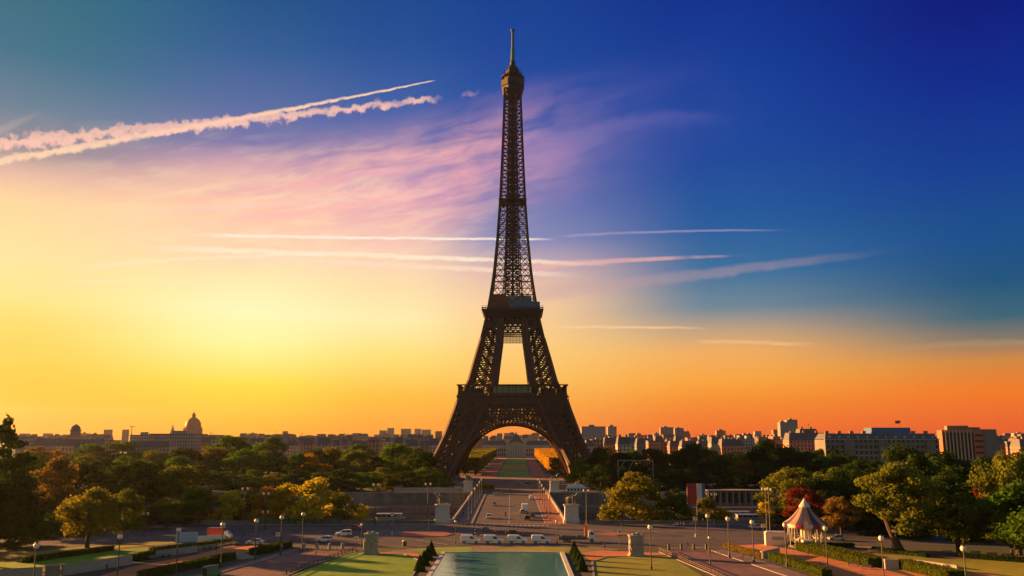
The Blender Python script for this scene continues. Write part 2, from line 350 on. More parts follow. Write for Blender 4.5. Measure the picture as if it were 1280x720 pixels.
# ------------------------------------------------------------------ mesh helpers
class MB:
    def __init__(s): s.v = []; s.f = []
    def add(s, vs, fs):
        o = len(s.v); s.v += [tuple(p) for p in vs]; s.f += [tuple(i + o for i in f) for f in fs]
    def box(s, c, d, rz=0.0):
        x, y, z = (k / 2 for k in d); cr, sr = math.cos(rz), math.sin(rz)
        P = []
        for dz in (-z, z):
            for dx, dy in ((-x, -y), (x, -y), (x, y), (-x, y)):
                P.append((c[0] + dx * cr - dy * sr, c[1] + dx * sr + dy * cr, c[2] + dz))
        s.add(P, [(3, 2, 1, 0), (4, 5, 6, 7), (0, 1, 5, 4), (1, 2, 6, 5), (2, 3, 7, 6), (3, 0, 4, 7)])
    def frustum(s, c, d0, d1, h):
        P = []
        for (w_, l_), z in ((d0, 0), (d1, h)):
            for a, b in ((-1, -1), (1, -1), (1, 1), (-1, 1)): P.append((c[0] + a * w_ / 2, c[1] + b * l_ / 2, c[2] + z))
        s.add(P, [(3, 2, 1, 0), (4, 5, 6, 7), (0, 1, 5, 4), (1, 2, 6, 5), (2, 3, 7, 6), (3, 0, 4, 7)])
    def bar(s, a, b, w_, w2=None):
        a = Vector(a); b = Vector(b); d = b - a
        if d.length < 1e-6: return
        d.normalize(); up = Vector((0, 0, 1)) if abs(d.z) < 0.95 else Vector((0, 1, 0))
        x = d.cross(up).normalized() * (w_ / 2); y = d.cross(x).normalized() * ((w2 or w_) / 2)
        P = [a - x - y, a + x - y, a + x + y, a - x + y, b - x - y, b + x - y, b + x + y, b - x + y]
        s.add(P, [(3, 2, 1, 0), (4, 5, 6, 7), (0, 1, 5, 4), (1, 2, 6, 5), (2, 3, 7, 6), (3, 0, 4, 7)])
    def tube(s, a, b, r0, r1=None, n=8, cap=True):
        a = Vector(a); b = Vector(b); d = b - a
        if d.length < 1e-6: return
        d.normalize(); r1 = r0 if r1 is None else r1
        up = Vector((0, 0, 1)) if abs(d.z) < 0.95 else Vector((0, 1, 0))
        x = d.cross(up).normalized(); y = d.cross(x).normalized(); P = []
        for c, r in ((a, r0), (b, r1)):
            for i in range(n):
                t = 2 * math.pi * i / n; P.append(c + x * (r * math.cos(t)) + y * (r * math.sin(t)))
        F = [(i, (i + 1) % n, n + (i + 1) % n, n + i) for i in range(n)]
        if cap: F += [tuple(range(n))[::-1], tuple(range(n, 2 * n))]
        s.add(P, F)
    def lathe(s, prof, c=(0, 0, 0), n=16, a0=0.0, a1=2 * math.pi):
        full = abs(a1 - a0 - 2 * math.pi) < 1e-6; m_ = n if full else n + 1; P = []
        for r, z in prof:
            for i in range(m_):
                t = a0 + (a1 - a0) * i / n; P.append((c[0] + r * math.cos(t), c[1] + r * math.sin(t), c[2] + z))
        F = []
        for j in range(len(prof) - 1):
            for i in range(n):
                k = (i + 1) % m_
                F.append((j * m_ + i, j * m_ + k, (j + 1) * m_ + k, (j + 1) * m_ + i))
        if full: F += [tuple(range(m_))[::-1], tuple(range((len(prof) - 1) * m_, len(prof) * m_))]
        s.add(P, F)
    def prism(s, prof, x0, x1, axis='y'):
        """side profile (a, z) extruded along an axis"""
        n = len(prof); P = []
        for t in (x0, x1):
            for a, z in prof: P.append((a, t, z) if axis == 'y' else (t, a, z))
        F = [tuple(range(n))[::-1] if axis != 'y' else tuple(range(n)), tuple(range(n, 2 * n)) if axis != 'y' else tuple(range(n, 2 * n))[::-1]]
        for i in range(n):
            k = (i + 1) % n; F.append((i, n + i, n + k, k) if axis == 'y' else (i, k, n + k, n + i))
        s.add(P, F)
    def ball(s, c, r, n=10, sz=1.0):
        s.lathe([(max(1e-3, r * math.sin(math.pi * j / n)), -r * sz * math.cos(math.pi * j / n)) for j in range(n + 1)], c, n)
    def obj(s, name, m, parent=None, smooth=False, bevel=0.0):
        me = bpy.data.meshes.new(name); me.from_pydata(s.v, [], s.f); me.update()
        return link(name, me, m, parent, smooth, bevel)
def link(name, me, m, parent=None, smooth=False, bevel=0.0):
    o = bpy.data.objects.new(name, me); COL.objects.link(o)
    if m is not None: me.materials.append(M[m] if isinstance(m, str) else m)
    if parent is not None: o.parent = parent
    bm = bmesh.new(); bm.from_mesh(me); bmesh.ops.recalc_face_normals(bm, faces=bm.faces); bm.to_mesh(me); bm.free()
    if smooth:
        me.polygons.foreach_set('use_smooth', [True] * len(me.polygons))
    if bevel:
        b = o.modifiers.new('bevel', 'BEVEL'); b.width = bevel; b.segments = 2; b.limit_method = 'ANGLE'
    return o
def tag(o, label, cat, group=None, kind=None):
    o['label'] = label; o['category'] = cat
    if group: o['group'] = group
    if kind: o['kind'] = kind
    return o
def thing(name, label, cat, loc=(0, 0, 0), rz=0.0, group=None):
    o = bpy.data.objects.new(name, None); COL.objects.link(o)
    o.empty_display_size = 0.3
    o.location = loc if len(loc) == 3 else (*loc, 0); o.rotation_euler = (0, 0, rz)
    return tag(o, label, cat, group)
def dup(root, loc, rz=None, label=None, scale=None, group=None):
    r = root.copy(); COL.objects.link(r); r.location = loc if len(loc) == 3 else (*loc, 0)
    if rz is not None: r.rotation_euler = (0, 0, rz)
    if scale is not None: r.scale = scale if hasattr(scale, '__len__') else (scale,) * 3
    if label: r['label'] = label
    if group: r['group'] = group
    def rec(src, dst):
        for ch in [c for c in src.children]:
            c = ch.copy(); COL.objects.link(c); c.parent = dst; rec(ch, c)
    rec(root, r)
    return r
def sheet(name, pts, z, m, thick=0.0):
    """flat ground sheet from world points (a slab with real sides when thick)"""
    n = len(pts); me = bpy.data.meshes.new(name)
    if thick:
        v = [(x, y, z) for x, y in pts] + [(x, y, z - thick) for x, y in pts]
        f = [tuple(range(n)), tuple(range(n, 2 * n))[::-1]] + [(i, n + i, n + (i + 1) % n, (i + 1) % n) for i in range(n)]
    else:
        v = [(x, y, z) for x, y in pts]; f = [tuple(range(n))]
    me.from_pydata(v, [], f); me.update()
    o = link(name, me, m)
    if not thick and me.polygons[0].normal.z < 0: me.flip_normals()
    o['kind'] = 'structure'
    return o
def gp(*pp): return [G(x, y) for x, y in pp]
def rect(x0, y0, x1, y1): return [(x0, y0), (x1, y0), (x1, y1), (x0, y1)]

# ------------------------------------------------------------------ ground
QN, QF = 301.0, 458.0          # river wall lines, near and far
FAR = 9000
sheet('ground', rect(-700, -60, 700, QN), 0.0, 'ground')
sheet('quayside', rect(-700, QN, 700, QN + 22), -5.0, 'paving')
sheet('river_water', rect(-7000, QN + 22, 7000, QF - 20), -8.0, 'river')
sheet('far_quayside', rect(-1500, QF - 20, 1500, QF), -5.2, 'paving', 4)
sheet('far_ground', rect(-7000, QF, 7000, FAR), 0.0, 'farground', 12)
# the street in front of the bridge
sheet('street', [(-400, 241), (-60, 241), (-33, 243), (28, 243), (60, 241), (400, 241), (400, 297), (-400, 297)], 0.02, 'asphalt')
sheet('quay_pavement', rect(-400, 297, 400, QN), 0.14, 'paving', 0.14)
# avenues left and right of the pool lawns
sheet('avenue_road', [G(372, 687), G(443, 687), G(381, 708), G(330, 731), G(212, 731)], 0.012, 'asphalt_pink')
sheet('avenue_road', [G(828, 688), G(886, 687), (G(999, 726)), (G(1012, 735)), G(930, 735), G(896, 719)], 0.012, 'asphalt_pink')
sheet('lawn', gp((441, 690.5), (471, 693.2), (505, 693.2), (526, 702), (514, 722), (496, 740), (322, 740), (366, 719)), 0.05, 'lawn', 0.05)
sheet('lawn', gp((836, 694.6), (760, 696.6), (741, 703), (743, 722), (756, 740), (908, 740), (877, 719)), 0.05, 'lawn_yellow', 0.05)
sheet('avenue_pavement', gp((372, 687.2), (340, 698), (276, 716), (212, 731), (196, 731), (262, 715), (312, 703), (362, 687.2)), 0.12, 'paving', 0.12)
sheet('avenue_pavement', gp((886, 687.2), (999, 726), (1012, 735), (1056, 735), (985, 712), (940, 697), (905, 687.2)), 0.12, 'paving', 0.12)
# verge between the pool head and the street, with sandy paths each side
sheet('verge', gp((500, 686.5), (545, 683.6), (595, 682.2), (640, 681.8), (690, 682.4), (735, 684.5), (770, 688), (728, 693), (712, 691.6), (556, 691.6), (541, 694), (505, 692.2), (476, 692)), 0.03, 'soil', 0.03)
sheet('grass', gp((512, 688), (545, 685), (590, 684), (590, 689.5), (556, 690.6), (530, 691)), 0.045, 'lawn')
sheet('grass', gp((660, 684), (700, 684.6), (742, 687.5), (724, 691), (700, 690.4), (640, 690), (608, 688)), 0.045, 'lawn_yellow')
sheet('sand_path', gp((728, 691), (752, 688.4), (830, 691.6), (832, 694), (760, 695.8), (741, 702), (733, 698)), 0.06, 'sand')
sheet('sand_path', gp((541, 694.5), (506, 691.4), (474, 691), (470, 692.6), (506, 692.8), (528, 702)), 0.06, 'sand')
# left garden
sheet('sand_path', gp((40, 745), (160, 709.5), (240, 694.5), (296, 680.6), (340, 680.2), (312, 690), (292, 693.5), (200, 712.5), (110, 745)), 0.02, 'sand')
sheet('lawn', gp((-60, 711), (30, 699), (120, 690), (220, 681), (292, 676), (300, 679), (246, 687), (160, 697), (0, 715)), 0.06, 'lawn', 0.06)
sheet('lawn', gp((100, 684), (200, 676), (230, 678), (120, 688), (-40, 704), (-60, 700)), 0.04, 'lawn_yellow')
# right garden
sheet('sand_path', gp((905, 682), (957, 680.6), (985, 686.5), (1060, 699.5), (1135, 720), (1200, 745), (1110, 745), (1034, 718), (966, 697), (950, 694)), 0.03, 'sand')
sheet('lawn', gp((985, 681), (1090, 683), (1180, 694), (1330, 705), (1330, 726), (1180, 712), (1106, 704), (1040, 692)), 0.035, 'lawn_yellow')
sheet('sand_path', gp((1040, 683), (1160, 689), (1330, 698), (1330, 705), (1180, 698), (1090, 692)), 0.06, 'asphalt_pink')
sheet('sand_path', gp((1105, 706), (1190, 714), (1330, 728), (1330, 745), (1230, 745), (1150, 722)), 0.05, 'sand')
sheet('park_grass_shaded', gp((-120, 712), (-120, 672), (150, 668), (214, 668), (216, 676), (120, 687), (30, 697)), 0.015, 'lawn_shade')
sheet('park_grass_shaded', gp((1050, 676), (1400, 676), (1400, 712), (1330, 703), (1160, 688)), 0.015, 'lawn_shade')
# traffic islands
for pts, m in ((((497, 668.5), (506, 664.6), (556, 665.2), (566, 668), (556, 670.8), (505, 671.2)), 'redpave'),
               (((740, 667.5), (765, 665.8), (806, 667.6), (770, 669.8)), 'redpave'),
               (((1000, 660), (1060, 662), (1060, 666), (985, 664)), 'paving')):
    sheet('traffic_island', gp(*pts), 0.16, m, 0.16)
# painted dashes at the bridge mouth, across the barriers and lane lines
def dash_row(px0, px1, py, n, dw, dl, name='road_markings'):
    mb = MB()
    for i in range(n):
        t = i / (n - 1); x, y = G(px0 + (px1 - px0) * t, py)
        mb.add([(x - dw / 2, y - dl / 2, 0.165 if y > 297 else 0.03), (x + dw / 2, y - dl / 2, 0.165 if y > 297 else 0.03), (x + dw / 2, y + dl / 2, 0.165 if y > 297 else 0.03), (x - dw / 2, y + dl / 2, 0.165 if y > 297 else 0.03)], [(0, 1, 2, 3)])
    o = mb.obj(name, 'paint'); o['kind'] = 'structure'
dash_row(590, 684, 657.0, 18, 0.75, 1.5)
dash_row(840, 884, 684.8, 14, 0.35, 0.9)
dash_row(378, 428, 684.8, 12, 0.35, 0.9)
mb = MB()
for a, b in (((530, 672), (600, 678)), ((520, 675), (560, 681)), ((700, 662), (820, 664))):
    (x0, y0), (x1, y1) = G(*a), G(*b); d = Vector((x1 - x0, y1 - y0)).normalized() * 0.12; nrm = Vector((-d.y, d.x))
    mb.add([(x0 + nrm.x, y0 + nrm.y, .032), (x1 + nrm.x, y1 + nrm.y, .032), (x1 - nrm.x, y1 - nrm.y, .032), (x0 - nrm.x, y0 - nrm.y, .032)], [(0, 1, 2, 3)])
mb.obj('road_markings', 'paint')['kind'] = 'structure'

# kerb stones along street, avenues and verge
def kerb_line(pts, h=0.14, wd=0.32):
    mb = MB()
    for (xa, ya), (xb, yb) in zip(pts[:-1], pts[1:]):
        n = max(1, int(math.hypot(xb - xa, yb - ya) / 1.6))
        for i in range(n):
            a, b = i / n, (i + 0.97) / n
            mb.bar((xa + (xb - xa) * a, ya + (yb - ya) * a, h / 2 + .01), (xa + (xb - xa) * b, ya + (yb - ya) * b, h / 2 + .01), wd, h)
    mb.obj('kerb', 'kerb')['kind'] = 'structure'
kerb_line(gp((497, 686.2), (545, 683.2), (595, 681.8), (640, 681.4), (690, 682.0), (735, 684.1), (773, 687.6)))
kerb_line(gp((372, 687.2), (340, 698), (276, 716), (212, 731)))
kerb_line(gp((886, 687.2), (999, 726)))
kerb_line(gp((445, 689), (384, 708.5), (340, 729)))
kerb_line(gp((824, 690), (893, 719.5), (925, 735)))
kerb_line([(-380, 296.9), (-16, 296.9)]); kerb_line([(14, 296.9), (380, 296.9)])
kerb_line(gp((441, 690.2), (471, 692.9), (505, 692.9), (526.5, 701.6), (514.5, 721.6)), .16, .4)
kerb_line(gp((836, 694.3), (760, 696.2), (740.5, 702.4), (742.5, 721.6)), .16, .4)
mb = MB()
for Yl in (259, 277):
    for i in range(70):
        x = -175 + i * 5
        if abs(x + 1.6) < 16: continue
        mb.add([(x - 1.3, Yl - .08, .031), (x + 1.3, Yl - .08, .031), (x + 1.3, Yl + .08, .031), (x - 1.3, Yl + .08, .031)], [(0, 1, 2, 3)])
mb.obj('road_markings', 'paint')['kind'] = 'structure'
# worn, patched areas of the road surface, drains
rp = random.Random(12); mb = MB()
for i in range(46):
    x, y = rp.uniform(-90, 90), rp.uniform(244, 294); a, b = rp.uniform(1.2, 5), rp.uniform(.8, 2.6)
    mb.add([(x - a, y - b, .026 + i * 5e-5), (x + a, y - b * .9, .026 + i * 5e-5), (x + a * .9, y + b, .026 + i * 5e-5), (x - a * .95, y + b * .9, .026 + i * 5e-5)], [(0, 1, 2, 3)])
mb.obj('road_patches', mat('asphalt_patch', (0.05, 0.042, 0.046), .9, noise=.3, nscale=.8))['kind'] = 'structure'
# ------------------------------------------------------------------ pool
pw = 14.4
def poolx(Y, s): return -2.3 + 0.0076 * (Y - 225) * 0.6 + s * pw
Yp = 225.2
arc = [(poolx(Yp, -1) + (i / 10) * 2 * pw, Yp + 1.6 * math.sin(math.pi * i / 10)) for i in range(11)]
sheet('pool_water', [(poolx(120, -1), 120), (poolx(120, 1), 120)] + arc[::-1], 0.16, 'pool')
mb = MB()
for s in (-1, 1):
    mb.bar((poolx(120, s) + s * 0.5, 120, 0.17), (poolx(Yp, s) + s * 0.5, Yp + 1, 0.17), 1.0, 0.36)
for i in range(10):
    mb.bar((arc[i][0], arc[i][1] + 0.4, 0.15), (arc[i + 1][0], arc[i + 1][1] + 0.4, 0.15), 0.8, 0.34)
mb.obj('pool_kerb', 'stone_white')['kind'] = 'structure'

# ------------------------------------------------------------------ quay walls and bridge
BX0, BX1 = axis_x(300) - 19.5, axis_x(300) + 19.5
def wall_run(name, label, pts, h, t, m, z0=0.0, cap=None, capm='kerb', cat='wall', group=None):
    mb = MB(); cb = MB()
    for (x0, y0), (x1, y1) in zip(pts[:-1], pts[1:]):
        mb.bar((x0, y0, z0 + h / 2), (x1, y1, z0 + h / 2), t, h)
        if cap: cb.bar((x0, y0, z0 + h + cap / 2), (x1, y1, z0 + h + cap / 2), t + 0.16, cap)
    o = thing(name, label, cat, (*pts[0], z0), 0, group)
    def sh(b): b.v = [(x - pts[0][0], y - pts[0][1], z - z0) for x, y, z in b.v]; return b
    sh(mb).obj('wall_body', m, o)
    if cap: sh(cb).obj('coping', capm, o)
    return o
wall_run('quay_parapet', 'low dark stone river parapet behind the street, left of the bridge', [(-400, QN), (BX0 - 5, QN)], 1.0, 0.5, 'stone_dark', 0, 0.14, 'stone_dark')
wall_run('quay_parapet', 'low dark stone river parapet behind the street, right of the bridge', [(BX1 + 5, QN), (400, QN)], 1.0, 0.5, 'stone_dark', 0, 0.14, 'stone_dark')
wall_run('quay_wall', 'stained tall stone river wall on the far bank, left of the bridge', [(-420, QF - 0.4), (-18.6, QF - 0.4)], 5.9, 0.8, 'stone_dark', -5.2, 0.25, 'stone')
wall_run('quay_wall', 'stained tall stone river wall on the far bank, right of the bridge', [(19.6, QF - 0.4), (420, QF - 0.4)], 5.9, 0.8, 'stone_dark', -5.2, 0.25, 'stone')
# a retaining wall further up on the left of the far bank
wall_run('embankment_wall', 'long upper embankment wall below the wood, left of the bridge', [(-62, QF + 7), (-22, QF + 7)], 2.6, 0.7, 'stone', 0, 0.2, 'stone')

br = thing('bridge', 'broad stone bridge carrying the road over the river to the lattice tower', 'bridge', (axis_x(380), 380, 0))
mb = MB(); mb.box((0, 0, -0.66), (39, 160, 1.3)); mb.obj('deck', 'stone', br)
mb = MB(); mb.box((0, 0, 0.015), (25, 160, 0.03)); mb.obj('roadway', 'asphalt', br)
for s in (-1, 1):
    mb = MB(); mb.box((s * 15.75, 0, 0.07), (6.49, 160, 0.16)); mb.obj('sidewalk', 'paving' if s < 0 else 'redpave', br)  # right sidewalk takes the red material to paint in its orange sunlight
    mb = MB(); mb.box((s * 12.35, 0, 0.09), (0.3, 160, 0.18)); mb.obj('kerb', 'kerb', br)
    mb = MB(); mb.box((s * 19.25, 0, 0.55), (0.5, 160, 1.1)); mb.box((s * 19.25, 0, 1.17), (0.7, 160, 0.14))
    for i in range(33): mb.box((s * 19.25, -79 + i * 4.94, 0.6), (0.62, 0.5, 1.22))
    mb.obj('parapet', 'stone', br)
for i in range(26):
    mb = MB(); mb.box((-0.1, -76 + i * 6, 0.036), (0.22, 3.0, 0.008)); mb.obj('lane_dash', 'paint', br)
for k in range(4):
    mb = MB(); mb.box((0, -62 + 41 * k, -5.8), (38, 4.2, 9.0)); mb.obj('pier', 'stone', br)
for k in range(5):
    mb = MB()
    y0, y1 = (-80, -64.1) if k == 0 else ((63.1, 80) if k == 4 else (-59.9 + 41 * (k - 1), -64.1 + 41 * k))
    N_ = 12
    for i in range(N_):
        t0, t1 = i / N_, (i + 1) / N_
        ya, yb = y0 + (y1 - y0) * t0, y0 + (y1 - y0) * t1
        za, zb = (-1.35 - 4.6 * (1 - math.sqrt(max(0, 1 - (2 * t - 1) ** 2))) for t in (t0, t1))
        mb.add([(-18.6, ya, -1.32), (-18.6, yb, -1.32), (-18.6, yb, zb), (-18.6, ya, za), (18.6, ya, -1.32), (18.6, yb, -1.32), (18.6, yb, zb), (18.6, ya, za)],
               [(0, 1, 2, 3), (4, 7, 6, 5), (3, 2, 6, 7), (0, 4, 5, 1)])
    mb.obj('arch', 'stone', br)

# ------------------------------------------------------------------ the lattice tower
TX, TY = 0.5, 580.0
WP = [(0, 55.5), (11, 50.2), (18.3, 46.6), (30, 41.4), (45, 36.2), (52, 34.0), (57.6, 30.6), (62, 28.4), (83, 23.0), (90, 20.9), (106, 17.4), (111, 16.6), (118, 15.4), (131, 13.5), (138, 12.6), (160, 10.6), (189, 8.7), (226, 7.1), (263, 5.9), (274, 5.7)]
LP = [(0, 14.0), (22, 14.5), (45, 17.0), (57.6, 17.6), (64, 16.8), (95, 12.6), (111, 10.4), (112, 9.2), (118, 8.6), (131, 7.5), (160, 5.9), (189, 4.8), (226, 3.9), (274, 3.1)]
def W(h): return float(np.interp(h, *zip(*WP)))
def LW(h): return float(np.interp(h, *zip(*LP)))
tower = thing('lattice_tower', 'tall dark iron lattice tower rising over the far end of the bridge', 'tower', (TX, TY, 0), R(-0.43))
def xpanel(mb, a0, b0, a1, b1, tk, sub=1, fine=0.0, hor=True):
    """X bracing of the quad a0-b0 (bottom) a1-b1 (top), split in sub columns"""
    a0, b0, a1, b1 = map(Vector, (a0, b0, a1, b1))
    for i in range(sub):
        p0, p1 = a0.lerp(b0, i / sub), a0.lerp(b0, (i + 1) / sub)
        q0, q1 = a1.lerp(b1, i / sub), a1.lerp(b1, (i + 1) / sub)
        mb.bar(p0, q1, tk); mb.bar(p1, q0, tk)
        if i > 0: mb.bar(p0, q0, tk)
        if fine:
            m0, m1 = p0.lerp(q0, .5), p1.lerp(q1, .5); mb.bar(m0, m1, fine)
            mb.bar(p0.lerp(p1, .5), m0, fine); mb.bar(p0.lerp(p1, .5), m1, fine); mb.bar(q0.lerp(q1, .5), m0, fine); mb.bar(q0.lerp(q1, .5), m1, fine)
    if hor: mb.bar(a1, b1, tk * 1.3)
HL = [0, 7, 14.5, 22, 29.5, 37, 44.5, 52]
HM = [57.6, 64.5, 71.5, 78.5, 85.5, 92.5, 99.5, 106.5]
for sx in (-1, 1):
    for sy in (-1, 1):
        mb = MB()
        def cor(h):
            w_, l_ = W(h), LW(h); i_ = w_ - l_
            return [Vector((sx * w_, sy * w_, h)), Vector((sx * i_, sy * w_, h)), Vector((sx * i_, sy * i_, h)), Vector((sx * w_, sy * i_, h))]
        for lev, ck, tk, fn in ((HL, 1.7, 0.8, .4), (HM, 1.5, 0.62, 0.0)):
            for h0, h1 in zip(lev[:-1], lev[1:]):
                c0, c1 = cor(h0), cor(h1)
                if fn == 0.0:
                    for a, b in ((0, 1), (3, 2), (2, 1), (3, 0)):
                        q = .84 if (a, b) != (3, 0) else .1
                        if (a, b) != (3, 0): mb.bar(c0[a].lerp(c0[b], q), c1[a].lerp(c1[b], q), 2.6 if (a, b) != (2, 1) else .7, .7 if (a, b) != (2, 1) else 2.6)
                for k in range(4):
                    mb.bar(c0[k], c1[k], ck)
                    xpanel(mb, c0[k], c0[(k + 1) % 4], c1[k], c1[(k + 1) % 4], tk, 2, fn)
        # masonry foot
        c0 = cor(0)
        o = mb.obj('leg', 'iron', tower)
        for p in c0:
            fb = MB(); fb.frustum((p.x, p.y, -0.02), (7.5, 7.5), (4.2, 4.2), 3.2); fb.obj('masonry_foot', 'stone', o)
# arches, spandrel lattice and girders on the four faces
RI, RO, AH = 35.6, 39.6, 1.6
def face_pt(k, x, h, inset=0.0):
    y = -(W(h) - inset)
    p = Vector((x, y, h))
    return Matrix.Rotation(k * math.pi / 2, 4, 'Z') @ p
for k in range(4):
    mb = MB()
    for inset in (0.6, 4.2):
        n = 44; a0, a1 = R(6), R(174)
        for i in range(n):
            t0, t1 = a0 + (a1 - a0) * i / n, a0 + (a1 - a0) * (i + 1) / n
            P = lambda r, t: face_pt(k, r * math.cos(t), AH + r * math.sin(t), inset)
            mb.bar(P(RI, t0), P(RI, t1), 1.25); mb.bar(P(RO, t0), P(RO, t1), 0.9)
            mb.bar(P(RI, t0), P(RO, t0), 0.45)
            mb.bar(P(RI, t0), P(RO, t1), 0.4); mb.bar(P(RI, t1), P(RO, t0), 0.4)
            if inset < 1:
                mb.bar(P(RI, t0), face_pt(k, RI * math.cos(t0), AH + RI * math.sin(t0), 4.2), 0.5)
    mb.obj('arch', 'iron', tower)
    mb = MB()
    top = 44.6
    for inset in (0.6, 2.2, 3.8):
        xs = [i * 2.5 for i in range(-17, 18)]
        def low(x): return AH + math.sqrt(max(0, RO ** 2 - x * x)) if abs(x) < RO - 1 else 20
        for xa, xb in zip(xs[:-1], xs[1:]):
            z0, z1 = low(xa), low(xb)
            if max(abs(xa), abs(xb)) > 33: continue
            zz = min(z0, z1)
            mb.bar(face_pt(k, xa, z0, inset), face_pt(k, xa, top, inset), 0.7)
            nst = max(1, int(round((top - zz) / 4.0)))
            for j in range(nst):
                f0, f1 = j / nst, (j + 1) / nst
                pa0, pb0 = face_pt(k, xa, z0 + (top - z0) * f0, inset), face_pt(k, xb, z1 + (top - z1) * f0, inset)
                pa1, pb1 = face_pt(k, xa, z0 + (top - z0) * f1, inset), face_pt(k, xb, z1 + (top - z1) * f1, inset)
                mb.bar(pa0, pb1, 0.55); mb.bar(pb0, pa1, 0.55); mb.bar(pa1, pb1, 0.55)
    mb.obj('spandrel_lattice', 'iron', tower)
    mb = MB()
    for inset in (0.2, 2.6):
        for h0, h1, tk in ((44.6, 47.1, 0.5), (47.1, 49.6, 0.5)):
            n = 34
            for i in range(n):
                x0, x1 = (W(h0) - .6) * (2 * i / n - 1), (W(h0) - .6) * (2 * (i + 1) / n - 1)
                y0, y1 = (W(h1) - .6) * (2 * i / n - 1), (W(h1) - .6) * (2 * (i + 1) / n - 1)
                mb.bar(face_pt(k, x0, h0, inset), face_pt(k, y1, h1, inset), tk); mb.bar(face_pt(k, x1, h0, inset), face_pt(k, y0, h1, inset), tk)
                if i % 3 == 0: mb.bar(face_pt(k, x0, h0, inset), face_pt(k, y0, h1, inset), 0.6)
            mb.bar(face_pt(k, -W(h0), h0, inset), face_pt(k, W(h0), h0, inset), 1.0)
    mb.obj('girder', 'iron', tower)
# first platform: frieze, deck ring, gallery, pavilions
H1 = 34.5
mb = MB()
for k in range(4):
    Rm = Matrix.Rotation(k * math.pi / 2, 4, 'Z')
    b = MB(); b.box((0, -H1 + 0.4, 52.2), (2 * H1 - 0.01, 0.8, 4.9))
    b.box((0, -H1 + 0.1, 54.75), (2 * H1 + 0.6, 1.0, 0.5)); b.box((0, -H1 + 0.15, 49.7), (2 * H1 + 0.3, 0.9, 0.45))
    for i in range(25): b.box((-H1 + 0.6 + i * 2.88, -H1 - 0.02, 52.2), (0.35, 0.3, 4.6))
    b.v = [tuple(Rm @ Vector(p)) for p in b.v]; mb.add(b.v, b.f)
mb.obj('frieze', 'iron', tower)
mb = MB()
for k in range(4):
    Rm = Matrix.Rotation(k * math.pi / 2, 4, 'Z'); b = MB(); b.box((0, -24.2, 54.1), (48.4 + 22 - 0.02, 21.6, 0.7))
    b.v = [(x * (1 if abs(y + 13.4) > 1 else 0.37), y, z) for x, y, z in b.v]
    b.v = [tuple(Rm @ Vector(p)) for p in b.v]; mb.add(b.v, b.f)
mb.obj('first_platform', 'iron_dark', tower)
mb = MB(); rail = MB()
for k in range(4):
    Rm = Matrix.Rotation(k * math.pi / 2, 4, 'Z'); b = MB()
    for i in range(18): b.box((-H1 + 0.5 + i * (2 * H1 - 1) / 17, -H1 + 0.5, 58.1), (0.4, 0.4, 6.2))
    b.box((0, -H1 + 0.6, 61.4), (2 * H1, 2.4, 0.6))
    b.box((0, -H1 + 0.45, 56.6), (2 * H1, 0.12, 0.14)); b.box((0, -H1 + 0.45, 55.7), (2 * H1, 0.1, 0.9))
    b.v = [tuple(Rm @ Vector(p)) for p in b.v]; mb.add(b.v, b.f)
mb.obj('gallery', 'iron', tower)
for k in range(4):
    Rm = Matrix.Rotation(k * math.pi / 2, 4, 'Z')
    b = MB(); b.box((0, -30.4, 57.8), (24.5, 5.0, 6.0)); b.v = [tuple(Rm @ Vector(p)) for p in b.v]
    pv = MB(); pv.add(b.v, b.f); po = pv.obj('glass_pavilion', 'glass_green', tower)
    b = MB(); b.box((0, -30.4, 61.1), (25.4, 5.8, 0.4))
    for i in range(9): b.box((-12.25 + i * 3.06, -32.98, 57.8), (0.22, 0.16, 6.0))
    b.v = [tuple(Rm @ Vector(p)) for p in b.v]; pv = MB(); pv.add(b.v, b.f); pv.obj('pavilion_frame', 'iron', po)
    for s in (-1, 1):
        b = MB(); b.box((s * 22.5, -30.2, 57.0), (9.0, 4.4, 4.6)); b.v = [tuple(Rm @ Vector(p)) for p in b.v]
        pv = MB(); pv.add(b.v, b.f); pv.obj('kiosk', 'iron_dark', tower)
# second platform
for k in range(4):
    Rm = Matrix.Rotation(k * math.pi / 2, 4, 'Z')
    b = MB()
    # punched grid panel hanging between the legs
    for i in range(14): b.box((-6.6 + i * 1.015, -W(97) + 0.4, 97.0), (0.34, 0.3, 7.2))
    for j in range(6): b.box((0, -W(97) + 0.42, 93.6 + j * 1.36), (15.2, 0.32, 0.5))
    for h0, h1 in ((100.6, 106.4),):
        n = 10
        for inset in (0.3, 1.8):
            for i in range(n):
                wx = W(h0) - 0.5; wy = W(h1) - 0.5
                a = (wx * (2 * i / n - 1)); c = (wx * (2 * (i + 1) / n - 1)); a2 = (wy * (2 * i / n - 1)); c2 = (wy * (2 * (i + 1) / n - 1))
                b.bar((a, -W(h0) + inset, h0), (c2, -W(h1) + inset, h1), 0.5); b.bar((c, -W(h0) + inset, h0), (a2, -W(h1) + inset, h1), 0.5); b.bar((a, -W(h0) + inset, h0), (a2, -W(h1) + inset, h1), 0.5)
            b.bar((-W(h0), -W(h0) + inset, h0), (W(h0), -W(h0) + inset, h0), 1.0)
    b.v = [tuple(Rm @ Vector(p)) for p in b.v]; pv = MB(); pv.add(b.v, b.f); pv.obj('girder', 'iron', tower)
mb = MB(); mb.frustum((0, 0, 106.2), (36.0, 36.0), (39.6, 39.6), 5.0); mb.frustum((0, 0, 111.25), (40.6, 40.6), (40.6, 40.6), 0.7)
mb.obj('second_platform', 'iron_dark', tower)
mb = MB()
